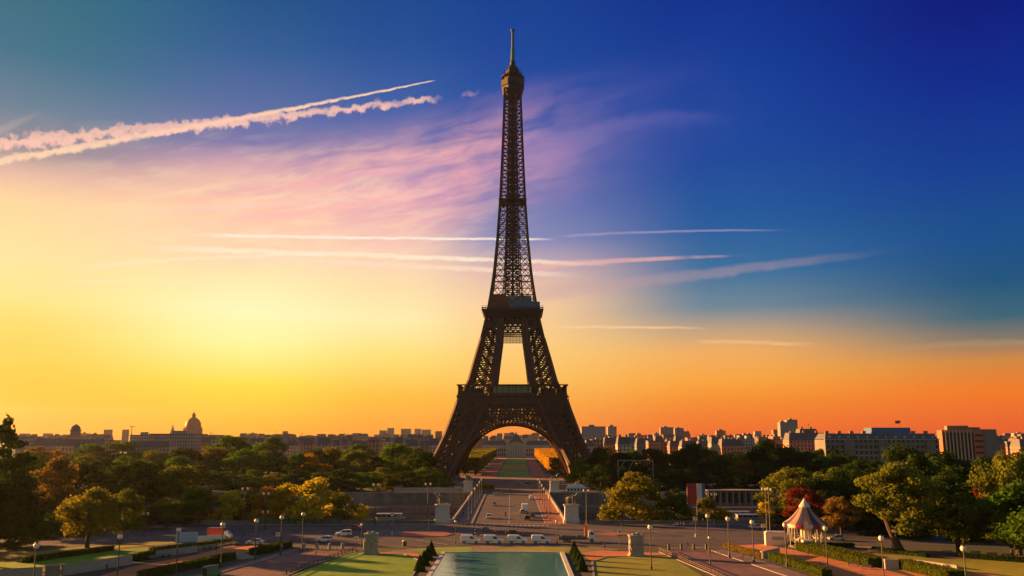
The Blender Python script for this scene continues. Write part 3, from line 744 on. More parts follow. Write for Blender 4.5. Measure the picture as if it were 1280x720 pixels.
for k in range(4):
    Rm = Matrix.Rotation(k * math.pi / 2, 4, 'Z'); b = MB()
    for i in range(21): b.box((-20.0 + i * 2.0, -20.1, 112.9), (0.16, 0.16, 1.9))
    b.box((0, -20.1, 113.8), (40.2, 0.2, 0.2)); b.box((0, -20.1, 112.6), (40.2, 0.08, 0.7))
    b.v = [tuple(Rm @ Vector(p)) for p in b.v]; mb.add(b.v, b.f)
mb.obj('railing', 'iron', tower)
mb = MB(); mb.box((-9, -13.5, 117.2), (9.5, 5.5, 10.2)); mb.box((-11, -16.5, 114.4), (6, 1.8, 4.6)); mb.obj('kiosk', mat('kiosk_brown', (0.16, 0.055, 0.03), 0.7, noise=0.3), tower)
mb = MB(); mb.box((4.5, -12, 118.8), (16, 5, 5.4)); mb.box((2, -14.2, 115.0), (9, 3, 5.0)); mb.obj('kiosk', 'greyp', tower)
mb = MB(); mb.box((10.5, -17.2, 114.5), (15, 2.6, 4.6)); mb.obj('blue_booth', 'bluep', tower)
mb = MB(); mb.box((0, 6, 116), (26, 18, 8)); mb.obj('hall', 'iron_dark', tower)
# upper shaft
HS = [111.9]
while HS[-1] < 268: HS.append(HS[-1] + max(5.2, 0.62 * W(HS[-1])))
HS[-1] = 271.0
mb = MB()
for h0, h1 in zip(HS[:-1], HS[1:]):
    for k in range(4):
        Rm = Matrix.Rotation(k * math.pi / 2, 4, 'Z')
        def F(x, h): return Rm @ Vector((x, -W(h), h))
        w0, w1 = W(h0), W(h1); i0, i1 = w0 - LW(h0), w1 - LW(h1)
        mb.bar(F(-w0, h0), F(-w1, h1), 1.15)
        for s in (-1, 1):
            mb.bar(F(s * i0, h0), F(s * i1, h1), 0.6)
            xpanel(mb, F(s * i0, h0), F(s * w0, h0), F(s * i1, h1), F(s * w1, h1), 0.42, 1, 0.0)
            hm = (h0 + h1) / 2
            mb.bar(F(s * (W(hm) - LW(hm)), hm), F(s * W(hm), hm), 0.34)
        xpanel(mb, F(-i0, h0), F(i0, h0), F(-i1, h1), F(i1, h1), 0.5, 1, 0.0)
        mb.bar(F(-w1, h1), F(w1, h1), 0.5)
mb.obj('upper_shaft', 'iron', tower)
mb = MB()
for h0, h1 in zip(HS[:-1], HS[1:]):
    c = W(h1) * 0.36
    for k in range(4):
        Rm = Matrix.Rotation(k * math.pi / 2, 4, 'Z')
        P = lambda x, h: Rm @ Vector((x, -c, h))
        mb.bar(P(-c, h0), P(-c, h1), 0.8); mb.bar(P(0, h0), P(0, h1), 0.5)
        hm = (h0 + h1) / 2
        xpanel(mb, P(-c, h0), P(c, h0), P(-c, hm), P(c, hm), 0.5); xpanel(mb, P(-c, hm), P(c, hm), P(-c, h1), P(c, h1), 0.5)
    mb.bar((0, 0, h0), (0, 0, h1), 1.5)
mb.obj('lift_core', 'iron_dark', tower)
mb = MB(); mb.box((0, 0, 189.2), (2 * W(189) + 1.6, 2 * W(189) + 1.6, 0.8)); mb.box((0, 0, 191), (9, 9, 2.8)); mb.obj('intermediate_platform', 'iron_dark', tower)
mb = MB()
mb.lathe([(5.9, 266.0), (7.6, 269.6), (8.2, 273.0), (8.8, 273.4), (8.8, 277.6), (8.4, 277.8), (6.6, 278.2), (6.6, 282.2), (7.2, 282.5), (6.0, 283.2)], n=8, a0=R(22.5), a1=R(382.5))
mb.obj('summit_cabin', 'iron_dark', tower)
mb = MB()
for i in range(16):
    t = 2 * math.pi * i / 16; mb.bar((8.3 * math.cos(t), 8.3 * math.sin(t), 277.7), (8.3 * math.cos(t), 8.3 * math.sin(t), 280.8), 0.2)
for i in range(10):
    t = 2 * math.pi * i / 10 + .2; mb.bar((6.4 * math.cos(t), 6.4 * math.sin(t), 283), (6.0 * math.cos(t), 6.0 * math.sin(t), 286 + (i % 3)), 0.35)
mb.lathe([(8.35, 280.6), (8.35, 280.9)], n=16); mb.obj('summit_railing', 'iron', tower)
mb = MB(); mb.lathe([(4.9, 283.2), (4.9, 285.4), (4.4, 287.2), (3.2, 289.0), (1.9, 290.2), (1.9, 292.8), (1.2, 294)], n=12); mb.obj('cupola', 'iron_dark', tower)
mb = MB(); mb.tube((0, 0, 291), (0, 0, 303), 1.45, 1.2, 10); mb.tube((0, 0, 303), (0, 0, 316), 0.9, 0.8, 8)
mb.tube((0, 0, 316), (0, 0, 317.6), 1.6, 1.5, 8)
for j in range(9):
    z = 295 + j * 2.3
    for s in (0, 1): mb.bar(Matrix.Rotation(s * math.pi / 2, 4, 'Z') @ Vector((-1.7, 0, z)), Matrix.Rotation(s * math.pi / 2, 4, 'Z') @ Vector((1.7, 0, z)), 0.22)
mb.obj('antenna', 'green_iron', tower)
# ------------------------------------------------------------------ trees
def leaf_quads(pos, nrm, size, rs):
    n = len(pos)
    nrm = nrm / np.linalg.norm(nrm, axis=1, keepdims=True)
    r = rs.normal(size=(n, 3)); a = np.cross(nrm, r); a /= np.linalg.norm(a, axis=1, keepdims=True) + 1e-9
    b = np.cross(nrm, a); s = size[:, None]
    asp = rs.uniform(0.55, 1.0, (n, 1))
    v = np.stack([pos - a * s, pos - b * s * asp, pos + a * s, pos + b * s * asp], 1).reshape(-1, 3)
    me = bpy.data.meshes.new('crown')
    me.vertices.add(4 * n); me.vertices.foreach_set('co', v.astype(np.float32).ravel())
    me.loops.add(4 * n); me.loops.foreach_set('vertex_index', np.arange(4 * n, dtype=np.int32))
    me.polygons.add(n); me.polygons.foreach_set('loop_start', np.arange(0, 4 * n, 4, dtype=np.int32))
    me.update(calc_edges=True)
    me.materials.append(L['green'])
    return me
def crown(kind, seed, n=8500):
    """a crown one unit tall and one unit wide (the trunk's foot at the origin)"""
    rs = np.random.RandomState(seed); lobes = []
    if kind in ('round', 'broad', 'bush'):
        lo = {'round': 0.24, 'broad': 0.34, 'bush': 0.08}[kind]
        for i in range(38):
            t = rs.uniform(0, 1) ** 0.8; z = lo + (0.93 - lo) * t
            prof = math.sin(math.pi * (0.14 + 0.80 * t) ** 0.85) ** 0.7
            ph = rs.uniform(0, 6.283); rr = prof * 0.40 * math.sqrt(rs.uniform(0.12, 1))
            r = rs.uniform(0.05, 0.16) * (0.75 + 0.4 * prof)
            lobes.append((rr * math.cos(ph), rr * math.sin(ph), z - r * 0.5, r, r * rs.uniform(0.6, 0.9)))
    elif kind == 'tall':
        for i in range(24):
            t = rs.uniform(0, 1); z = 0.2 + 0.74 * t; prof = math.sin(math.pi * (0.2 + 0.74 * t)) ** 0.6
            ph = rs.uniform(0, 6.283); rr = prof * 0.34 * math.sqrt(rs.uniform(0.1, 1)); r = rs.uniform(0.09, 0.17)
            lobes.append((rr * math.cos(ph), rr * math.sin(ph), z, r, r * 0.75))
    elif kind == 'cedar':
        for j in range(9):
            z = 0.22 + 0.75 * j / 9; R_ = 0.5 * (1 - (j / 9.3)) ** 0.75
            for i in range(max(1, 6 - j // 2)):
                ph = rs.uniform(0, 6.283); rr = R_ * rs.uniform(0.25, 0.8); r = 0.07 + 0.10 * (1 - j / 9) * rs.uniform(0.7, 1.2)
                lobes.append((rr * math.cos(ph), rr * math.sin(ph), z + rs.uniform(-.03, .03), r, r * 0.34))
        for z in (.80, .86, .91, .95): lobes.append((0, 0, z, 0.14 * (1.12 - z) + .03, 0.05))
    elif kind == 'wide_lean':      # open crown of an old tree leaning to one side
        for i in range(34):
            t = rs.uniform(0, 1); z = 0.26 + 0.66 * t; prof = (1 - t ** 2.2) ** 0.6
            ph = rs.uniform(0, 6.283); rr = prof * 0.40 * math.sqrt(rs.uniform(0.1, 1)); r = rs.uniform(0.07, 0.13)
            if rr < 0.16 and z < 0.55: z += 0.3
            lobes.append((rr * math.cos(ph) - 0.0, rr * math.sin(ph), z, r, r * 0.62))
    lobes = np.array(lobes); wt = lobes[:, 3] ** 2; wt /= wt.sum()
    idx = rs.choice(len(lobes), n, p=wt); c = lobes[idx]
    d = rs.normal(size=(n, 3)); d /= np.linalg.norm(d, axis=1, keepdims=True)
    k = rs.uniform(0.35, 1.0, n) ** 0.45 * rs.normal(1, 0.17, n)
    pos = c[:, :3] + d * np.stack([c[:, 3], c[:, 3], c[:, 4]], 1) * k[:, None]
    nrm = d + rs.normal(size=(n, 3)) * 0.55
    size = rs.uniform(0.010, 0.024, n)
    return leaf_quads(pos, nrm, size, rs), lobes
def trunk_mesh(lobes, seed, lean=0.0, r0=0.03):
    rs = random.Random(seed); mb = MB(); top = 0.55
    pts = [(0, 0, -0.01), (lean * .25, 0.0, 0.10), (lean * 0.55, 0.01, 0.24), (lean * .9, 0, 0.40), (lean * 1.0, 0, top)]
    rad = [r0 * 1.4, r0 * 1.05, r0 * .9, r0 * .7, r0 * .4]
    for a, b, ra, rb in zip(pts[:-1], pts[1:], rad[:-1], rad[1:]): mb.tube(a, b, ra, rb, 8)
    for l in rs.sample(list(lobes), min(9, len(lobes))):
        k = rs.choice([2, 3, 4]); a = Vector(pts[k]); b = Vector(l[:3]); mid = a.lerp(b, .55) + Vector((0, 0, -0.03))
        mb.tube(a, mid, rad[k] * .6, rad[k] * .4, 6); mb.tube(mid, b, rad[k] * .4, 0.004, 6)
    me = bpy.data.meshes.new('trunk'); me.from_pydata(mb.v, [], mb.f); me.update(); me.materials.append(M['bark'])
    return me
PROTO = {}
for kind, cnt in (('round', 4), ('broad', 3), ('bush', 2), ('tall', 2), ('cedar', 1), ('wide_lean', 1)):
    for i in range(cnt):
        cm, lb = crown(kind, 11 + i * 7 + len(kind))
        PROTO[(kind, i)] = (cm, trunk_mesh(lb, i + 3, {'wide_lean': -0.16}.get(kind, 0.03 * (i - 1)), {'wide_lean': 0.036, 'bush': 0.02}.get(kind, 0.026)))
TREES = {}
def tree(px, ytop, Y, wpx, kind, leaf, label, z0=0.0, group=None, name='tree', cat='tree', rz=None, X=None, H=None, Wd=None):
    kk = sorted(k for k in PROTO if k[0] == kind); cm, tm = PROTO[kk[rng.randrange(len(kk))]]
    x = XY(px, Y, 8) if X is None else X
    h = (ZY(ytop, Y) - z0) * 1.02 if H is None else H
    wd = wpx / FPX * (Y * CP - 12 * SP) * 1.24 if Wd is None else Wd
    t = thing(name, label, cat, (x, Y, z0), rng.uniform(0, 6.28) if rz is None else rz, group)
    t.scale = (wd, wd, h)
    for nm, me in (('crown', cm), ('trunk', tm)):
        o = bpy.data.objects.new(nm, me); COL.objects.link(o); o.parent = t
        if nm == 'crown':
            o.material_slots[0].link = 'OBJECT'; o.material_slots[0].material = L[leaf]
    return t
# --- near, left of the pool
tree(-2, 520, 216, 104, 'cedar', 'dark', 'tall dark conifer with layered boughs cut off by the left edge of the photo')
tree(-26, 590, 205, 110, 'broad', 'dark', 'dark bushy tree under the tall conifer at the left edge')
tree(70, 566, 300, 62, 'round', 'brown', 'russet brown tree just right of the tall dark conifer')
tree(34, 560, 330, 60, 'round', 'olive', 'olive tree peeping out behind the tall dark conifer')
tree(112, 606, 236, 70, 'broad', 'yellowgreen', 'yellowing broad tree standing over the pale garden wall on the left')
tree(152, 608, 246, 54, 'broad', 'olive', 'olive green tree touching the right side of the yellowing tree over the garden wall')
tree(166, 570, 318, 70, 'round', 'dark', 'dark green round tree behind the yellowing broad tree on the left')
tree(110, 572, 336, 80, 'round', 'dark', 'dark green tree between the russet tree and the dark round tree')
tree(222, 578, 326, 68, 'round', 'olive', 'tall olive tree with a sunlit top on the left, behind the clipped round one')
tree(250, 609, 300, 46, 'broad', 'green', 'neat dense green tree left of the golden quay trees')
tree(210, 620, 288, 40, 'broad', 'olive', 'small yellow-green tree left of the neat dense green tree')
tree(186, 632, 284, 34, 'broad', 'dark', 'small dark tree standing by the street behind the blue and white hoarding')
tree(60, 640, 262, 70, 'bush', 'dark', 'dark shrubby tree beneath the russet tree on the left')
QG = 'golden trees on the lower quay'
for i, (px, yt, wp) in enumerate(((186, 636, 34), (266, 614, 56), (290, 610, 56), (314, 611, 56), (338, 606, 58), (362, 601, 58))):
    tree(px, yt, 311 + (i % 2) * 2, wp, 'bush', ('gold', 'orange', 'gold', 'yellowgreen', 'orange', 'gold')[i],
         ('small golden quay tree glimpsed behind the dark trees, far left of the golden row', 'first golden tree of the quay row, beside the neat dense green tree',
          'orange tree of the quay row behind the tall double lamp', 'yellow-green tree of the quay row right of the tall double lamp',
          'deep orange tree of the quay row, two left of the biggest autumn tree', 'gold tree hidden against the left side of the biggest autumn tree')[i], -5, QG)
tree(392, 594, 308, 80, 'bush', 'gold', 'biggest green and gold autumn tree of the left quay', -5, QG)
tree(430, 616, 309, 46, 'bush', 'yellowgreen', 'small green-yellow quay tree right of the biggest autumn tree', -5, QG)
tree(452, 628, 309, 30, 'bush', 'gold', 'last and smallest golden quay tree, nearest the bridge on the left', -5, QG)
# --- near, right of the pool
tree(791, 586, 309, 78, 'bush', 'yellowgreen', 'large yellowing quay tree right of the bridge pedestal', -5)
tree(843, 608, 309, 52, 'bush', 'olive', 'smaller olive quay tree beside the large yellowing one', -5)
tree(881, 620, 311, 42, 'bush', 'yellowgreen', 'low yellow-green quay tree in front of the red banner', -5)
tree(905, 634, 311, 28, 'bush', 'gold', 'low golden quay tree between the two globe lamps right of the bridge', -5)
tree(960, 618, 300, 26, 'bush', 'gold', 'slim gold tree at the left edge of the wood by the carousel')
tree(990, 580, 290, 78, 'broad', 'olive', 'olive tree spreading behind the carousel', 0)
tree(1004, 607, 272, 54, 'round', 'red', 'dark red tree directly behind the carousel tip')
tree(1046, 584, 292, 62, 'round', 'dark', 'dark tree right of the red tree, behind the carousel')
tree(1050, 618, 262, 44, 'broad', 'brown', 'brownish small tree at the right side of the carousel')
tree(1124, 577, 226, 104, 'wide_lean', 'olive', 'old leaning tree with a crooked dark trunk on the right lawn', 0, rz=R(8))
tree(1196, 612, 224, 84, 'broad', 'olive', 'wide low olive tree right of the old leaning tree')
tree(1270, 558, 222, 88, 'round', 'olive', 'tall green tree cut off by the right edge of the photo')
tree(1292, 596, 208, 110, 'broad', 'green', 'dense green tree crowding the right edge in front of the tall one')
tree(1262, 640, 212, 60, 'broad', 'olive', 'low olive tree under the tall green tree at the right edge')
tree(1240, 598, 262, 60, 'round', 'red', 'dark reddish tree behind the right edge trees')
tree(1134, 553, 330, 70, 'round', 'dark', 'dark tree with a high top in front of the long stone building on the right')
tree(1176, 560, 345, 70, 'round', 'dark', 'dark tree below the gap between the long stone building and the red-lit office tower')
tree(1226, 568, 330, 90, 'broad', 'dark', 'wide dark tree below the two modern office blocks')
tree(1080, 570, 350, 80, 'broad', 'dark', 'dark wide tree below the long stone building, behind the leaning tree')
tree(1042, 582, 372, 60, 'round', 'olive', 'dim olive tree in the wood behind the carousel')
tree(1100, 592, 300, 70, 'round', 'dark', 'shadowed dark tree right behind the old leaning tree')
tree(1180, 590, 290, 90, 'broad', 'dark', 'shadowed dark tree behind the wide low olive tree')
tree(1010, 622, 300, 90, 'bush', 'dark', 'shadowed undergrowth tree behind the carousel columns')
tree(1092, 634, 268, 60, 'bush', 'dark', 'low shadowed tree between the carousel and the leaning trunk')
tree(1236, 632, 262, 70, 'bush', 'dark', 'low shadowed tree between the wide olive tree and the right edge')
# --- undergrowth and fillers that close the gardens behind the lawns
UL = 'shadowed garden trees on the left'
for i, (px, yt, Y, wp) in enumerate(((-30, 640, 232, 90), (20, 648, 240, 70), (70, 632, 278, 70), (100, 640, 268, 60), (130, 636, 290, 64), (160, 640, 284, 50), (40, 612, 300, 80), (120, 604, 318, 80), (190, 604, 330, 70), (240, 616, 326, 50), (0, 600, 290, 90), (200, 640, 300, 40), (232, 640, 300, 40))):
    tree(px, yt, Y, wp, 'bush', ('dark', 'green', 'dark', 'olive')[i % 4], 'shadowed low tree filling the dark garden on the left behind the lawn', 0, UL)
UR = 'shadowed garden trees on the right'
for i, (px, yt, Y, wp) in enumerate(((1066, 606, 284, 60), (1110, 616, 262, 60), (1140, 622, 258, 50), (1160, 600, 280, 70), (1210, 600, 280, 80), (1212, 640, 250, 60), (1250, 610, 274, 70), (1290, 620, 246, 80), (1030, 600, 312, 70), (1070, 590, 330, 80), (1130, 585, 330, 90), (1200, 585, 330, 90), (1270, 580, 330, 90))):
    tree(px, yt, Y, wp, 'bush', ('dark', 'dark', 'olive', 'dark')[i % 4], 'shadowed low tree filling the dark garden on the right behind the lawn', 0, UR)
# --- woods on the far bank, left of the tower
WL = 'trees of the wood left of the lattice tower'
for px, yt, Y, wp, kd, lf, lb in (
    (284, 541, 640, 60, 'round', 'green', 'high green tree right of the domed church, tallest of its wood'),
    (262, 556, 600, 60, 'broad', 'yellowgreen', 'gold-edged tree below the high green tree beside the domed church'),
    (336, 543, 690, 52, 'round', 'green', 'second high green tree right of the domed church'),
    (308, 560, 575, 60, 'broad', 'green', 'pale green tree with bare trunks visible above the golden quay row'),
    (410, 557, 600, 54, 'round', 'yellowgreen', 'gold-crowned tree in the middle of the wood left of the tower'),
    (390, 566, 570, 40, 'round', 'orange', 'orange-tinted tree beside the gold-crowned one in the left wood'),
    (444, 553, 640, 60, 'round', 'green', 'round green tree right of the gold-crowned one'),
    (496, 552, 585, 52, 'round', 'green', 'tall dark domed tree nearest the left leg of the tower'),
    (508, 574, 545, 26, 'tall', 'yellowgreen', 'slim light green tree before the tall dark domed tree'),
    (478, 586, 520, 46, 'bush', 'yellowgreen', 'low light green tree above the quay wall'),
    (531, 584, 504, 22, 'bush', 'yellowgreen', 'small yellow-green tree at the foot of the left leg'),
    (528, 561, 512, 40, 'round', 'dark', 'dark tree covering the outer foot of the left leg'),
    (552, 588, 506, 26, 'bush', 'green', 'low green tree right before the foot of the left leg'),
    (366, 574, 560, 24, 'tall', 'gold', 'small golden tree low in the left wood'),
    (150, 551, 760, 90, 'broad', 'green', 'long flat-topped group tree below the office block left of the domed church'),
    (108, 553, 740, 60, 'round', 'green', 'green tree below the turreted pavilion on the far left'),
    (50, 556, 700, 60, 'round', 'brown', 'brown tree below the far left rooftops'),
    (196, 562, 600, 60, 'round', 'olive', 'olive tree below the office block on the left')):
    tree(px, yt, Y, wp, kd, lf, lb, 0, WL)
back = [(x, 558 + (i * 7) % 12, 560 + (i * 37) % 110, 46, i) for i, x in enumerate(range(230, 560, 24))]
front = [(x, 582 + (i * 5) % 11, 472 + (i * 13) % 30, 48, i) for i, x in enumerate(range(236, 560, 27))]
far_l = [(x, 565 + (i * 5) % 9, 470 + (i * 31) % 120, 54, i) for i, x in enumerate(range(-20, 240, 30))]
for px, yt, Y, wp, i in back + front + far_l:
    tree(px, yt, Y, wp + rng.uniform(-8, 8), ('round', 'broad', 'bush')[i % 3] if yt < 578 else 'bush', ('dark', 'green', 'dark', 'green', 'olive')[i % 5],
         'plain green tree packed into the wood left of the lattice tower', 0, WL)
# --- woods on the far bank, right of the tower
WR = 'trees of the wood right of the lattice tower'
for px, yt, Y, wp, kd, lf, lb in (
    (727, 572, 512, 44, 'round', 'olive', 'olive tree half hiding the foot of the right leg'),
    (749, 563, 512, 40, 'round', 'dark', 'dark tree covering the outer foot of the right leg'),
    (764, 556, 640, 40, 'round', 'brown', 'brown-topped tree beside the right leg of the tower'),
    (865, 551, 580, 56, 'round', 'dark', 'tall black-green tree in the middle of the right wood'),
    (966, 546, 560, 66, 'round', 'dark', 'highest black-green tree of the right wood, below the grey tower blocks'),
    (1008, 563, 540, 46, 'broad', 'dark', 'black-green tree right of the highest one of the right wood'),
    (838, 584, 500, 30, 'round', 'green', 'small rounded green tree above the yellowing quay trees'),
    (918, 596, 495, 16, 'bush', 'gold', 'little golden tree above the quay building on the right'),
    (930, 572, 560, 40, 'round', 'brown', 'brown tree between the two black-green ones of the right wood')):
    tree(px, yt, Y, wp, kd, lf, lb, 0, WR)
bk = [(x, 557 + (i * 7) % 10, 560 + (i * 41) % 90, 48, i) for i, x in enumerate(range(748, 1060, 22))]
fr_ = [(x, 580 + (i * 5) % 14, 484 + (i * 17) % 30, 50, i) for i, x in enumerate(range(752, 1060, 24))]
rr_ = [(x, 572 + (i * 5) % 10, 400 + (i * 23) % 60, 60, i) for i, x in enumerate(range(1070, 1330, 32))]
for px, yt, Y, wp, i in bk + fr_ + rr_:
    tree(px, yt, max(Y, 480), wp + rng.uniform(-8, 8), ('round', 'broad', 'bush')[i % 3] if yt < 575 else 'bush', ('dark', 'dark', 'green', 'dark', 'dark')[i % 5],
         'plain dark tree packed into the wood right of the lattice tower', 0, WR)
# --- the long lawn beyond the tower, clipped trees along it
AXW = 12.5
sheet('esplanade', rect(-70, QF, 75, 700), 0.05, 'paving', 0.0)
sheet('quay_road', rect(-400, QF + 3, 400, QF + 26), 0.08, 'asphalt')
for i, (y0, y1) in enumerate(((650, 760), (775, 960), (985, 1180))):
    sheet('lawn', [(axis_x(y0) - AXW, y0), (axis_x(y0) + AXW, y0), (axis_x(y1) + AXW, y1), (axis_x(y1) - AXW, y1)], 0.14, 'lawn_yellow' if i == 1 else 'lawn', 0.1)
for s in (-1, 1):
    sheet('sand_path', [(axis_x(640) + s * 13.6, 640), (axis_x(640) + s * 25, 640), (axis_x(1240) + s * 25, 1240), (axis_x(1240) + s * 13.6, 1240)], 0.1, 'sand' if s < 0 else 'redpave')
def leafy_box(dx, dy, dz, n, size, seed, z0=0.0):
    rs = np.random.RandomState(seed)
    areas = np.array([dx * dy, dx * dz, dx * dz, dy * dz, dy * dz]); f = rs.choice(5, n, p=areas / areas.sum())
    u = rs.uniform(-.5, .5, (n, 3)); nr = np.zeros((n, 3))
    for k, (ax, v) in enumerate(((2, .5), (1, -.5), (1, .5), (0, -.5), (0, .5))):
        m_ = f == k; u[m_, ax] = v * rs.uniform(0.90, 1.02, m_.sum()); nr[m_, ax] = np.sign(v)
    pos = u * np.array([dx, dy, dz]) + np.array([0, 0, dz / 2 + z0]) + rs.normal(size=(n, 3)) * size * 0.5
    return leaf_quads(pos, nr + rs.normal(size=(n, 3)) * .5, rs.uniform(.7, 1.3, n) * size, rs)
ORD = ('nearest the tower', 'second from the tower', 'middle one', 'fourth from the tower', 'farthest from the tower')
for s in (-1, 1):
    for k in range(5):
        y0 = 672 + k * 108
        t = thing('clipped_tree_block', '%s clipped tree block %s of the long lawn, %s' % ('gold-topped green' if s < 0 else 'golden orange', 'left' if s < 0 else 'right', ORD[k]), 'clipped trees',
                  (axis_x(y0 + 45) + s * 39, y0 + 45, 0.0), 0, 'clipped tree blocks along the long lawn')
        o = link('foliage', leafy_box(26, 96, 9.5, 7000, 0.55, 50 + k, 4.5), None, t); o.data.materials.clear(); o.data.materials.append(L['yellowgreen' if s < 0 else 'orange'])
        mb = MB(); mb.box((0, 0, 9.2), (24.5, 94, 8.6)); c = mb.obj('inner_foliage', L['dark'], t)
        for i in range(9):
            for j in (-1, 0, 1):
                mb = MB(); mb.tube((j * 9, -43 + i * 10.7, 0), (j * 9, -43 + i * 10.7, 5.2), 0.45, 0.35, 6); mb.obj('trunk', 'bark', t)
# ------------------------------------------------------------------ hedges
HN = [0]
def hedge(a, b, width, height, leaf, label, z0=0.0, group=None):
    (x0, y0), (x1, y1) = G(*a), G(*b); ln = math.hypot(x1 - x0, y1 - y0); HN[0] += 1
    t = thing('hedge', label, 'hedge', ((x0 + x1) / 2, (y0 + y1) / 2, z0), math.atan2(y1 - y0, x1 - x0), group)
    n = int((ln * width + 2 * height * (ln + width)) * 34)
    o = link('foliage', leafy_box(ln, width, height, min(n, 14000), 0.16, 90 + HN[0]), None, t); o.data.materials.clear(); o.data.materials.append(L[leaf])
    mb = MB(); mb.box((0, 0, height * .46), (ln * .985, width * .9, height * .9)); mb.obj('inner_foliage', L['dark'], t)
    return t
hedge((316, 694), (360, 683.5), 2.6, 1.5, 'dark', 'dark clipped hedge ending at the street corner, beyond the garden steps on the left')
hedge((176, 724), (290, 699), 2.4, 1.5, 'dark', 'long dark clipped hedge below the sandy path, before the garden steps on the left')
hedge((166, 702), (190, 697), 2.0, 1.6, 'dark', 'small dark hedge stub at the end of the long pale garden wall')
hedge((30, 704), (140, 688), 1.8, 1.2, 'dark', 'dark hedge on top of the lawn above the pale garden wall')
hedge((188, 690), (288, 677.5), 1.6, 1.0, 'olive', 'low hedge along the lawn behind the pale benches on the left')
hedge((906, 684), (952, 697.5), 1.0, 1.2, 'brown', 'low brown hedge strip edging the orange sandy terrace on the right')
hedge((966, 699), (1034, 722), 2.4, 1.6, 'olive', 'olive hedge below the orange sandy path on the right')
hedge((1006, 688), (1098, 709), 5.2, 2.0, 'olive', 'big blocky olive hedge between the carousel and the garden lamp')
hedge((1126, 709.5), (1196, 725), 4.6, 1.8, 'olive', 'second blocky olive hedge, right of the globe lamp near the leaning tree')
hedge((1092, 688), (1160, 697), 1.4, 0.9, 'dark', 'thin dark hedge along the park path under the leaning tree')
hedge((1200, 697), (1290, 704), 1.6, 1.1, 'dark', 'dark hedge behind the pale benches at the right edge')
hedge((986, 683), (1068, 684.5), 1.2, 1.1, 'dark', 'dark hedge ring piece at the foot of the carousel')
hedge((594, 612), (618, 612), 3.0, 2.6, 'orange', 'bright orange-yellow hedge beyond the left end of the bridge')
# conical shrubs along the pool
WORDS = ('nearest the street', 'second from the street', 'third from the street', 'fourth from the street')
rs = np.random.RandomState(5); n = 2600
hh = rs.uniform(0, 1, n) ** 1.25; ph = rs.uniform(0, 6.283, n); rr = 0.5 * (1 - hh) ** 0.9 * rs.uniform(.75, 1.05, n)
pos = np.stack([rr * np.cos(ph), rr * np.sin(ph), 0.03 + hh * .97], 1)
cone_me = leaf_quads(pos, np.stack([np.cos(ph), np.sin(ph), np.full(n, .5)], 1) + rs.normal(size=(n, 3)) * .5, rs.uniform(.03, .06, n), rs)
cone_me.materials.clear(); cone_me.materials.append(L['dark'])
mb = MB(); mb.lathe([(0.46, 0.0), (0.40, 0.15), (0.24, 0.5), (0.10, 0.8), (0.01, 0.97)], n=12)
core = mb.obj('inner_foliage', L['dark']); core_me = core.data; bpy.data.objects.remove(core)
for s in (-1, 1):
    for k in range(4):
        Yc = 222.0 - 8.6 * k
        t = thing('cone_shrub', 'dark cone-clipped shrub on the %s side of the pool, %s' % ('left' if s < 0 else 'right', WORDS[k]), 'shrub', (poolx(Yc, s) + s * 3.3, Yc, 0.03), k * 1.3, 'cone shrubs along the pool')
        t.scale = (2.7, 2.7, 3.5 - .1 * ((k * 3) % 4))
        for nm, me in (('foliage', cone_me), ('inner_foliage', core_me)):
            o = bpy.data.objects.new(nm, me); COL.objects.link(o); o.parent = t
# ------------------------------------------------------------------ city skyline
def far_block(kind):
    """three kinds of Paris-like blocks, one unit scale kept real: sized afterwards by their own mesh"""
def city(px0, px1, ytop, Y, wall, label, group, roof=True, depth=None, name='apartment_block', cat='building', z0=0.0):
    x0, x1 = XY(px0, Y, 25), XY(px1, Y, 25); w_ = x1 - x0; d_ = depth or min(60, max(16, w_ * .5)); h = ZY(ytop, Y) - z0
    t = thing(name, label, cat, ((x0 + x1) / 2, Y + d_ / 2, z0), 0, group)
    rh = min(7.0, h * .22) if roof else 0.8
    mb = MB(); mb.box((0, 0, (h - rh) / 2), (w_, d_, h - rh)); mb.obj('wall', M[wall], t)
    mb = MB()
    if roof: mb.frustum((0, 0, h - rh), (w_ - .2, d_ - .2), (w_ * .96 - 2, d_ * .7), rh)
    else: mb.box((0, 0, h - rh / 2), (w_ + .6, d_ + .6, rh))
    r_ = mb.obj('roof', 'zinc', t)
    if Y < 2400 and w_ > 12:
        if not roof:
            mb = MB(); mb.box((rng.uniform(-.25, .2) * w_, 0, h + 1.4), (w_ * rng.uniform(.18, .4), d_ * .4, 2.8)); mb.obj('plant_room', wall, r_)
        elif rng.random() < .6:
            mb = MB(); ax_ = rng.uniform(-.35, .35) * w_; mb.bar((ax_, 0, h - .5), (ax_, 0, h + 5.5), .3); mb.bar((ax_ - 1.1, 0, h + 4.6), (ax_ + 1.1, 0, h + 4.6), .22); mb.obj('aerial', 'metal', r_)
    if roof and w_ > 10 and Y < 1250:
        nc = max(2, int(w_ / 11))
        for i in range(nc):
            mb = MB(); mb.box((-w_ / 2 + (i + .5) * w_ / nc, rng.uniform(-2, 2), h + 0.6), (2.2, 1.0, 2.6)); mb.obj('chimney', 'wall_warm', r_)
    return t
ZONES = [(22, 130, 'pale block of the far left skyline, left of the domed church', 'rooftops left of the domed church'),
         (250, 545, 'small distant block of the hazy skyline between the domed church and the tower', 'rooftops between the domed church and the tower'),
         (728, 980, 'sun-reddened distant block on the skyline right of the tower', 'rooftops right of the tower'),
         (1165, 1300, 'reddish distant block on the skyline at the far right', 'rooftops at the far right'),
         (586, 726, 'hazy distant block seen through the arch of the tower', 'rooftops through the arch')]
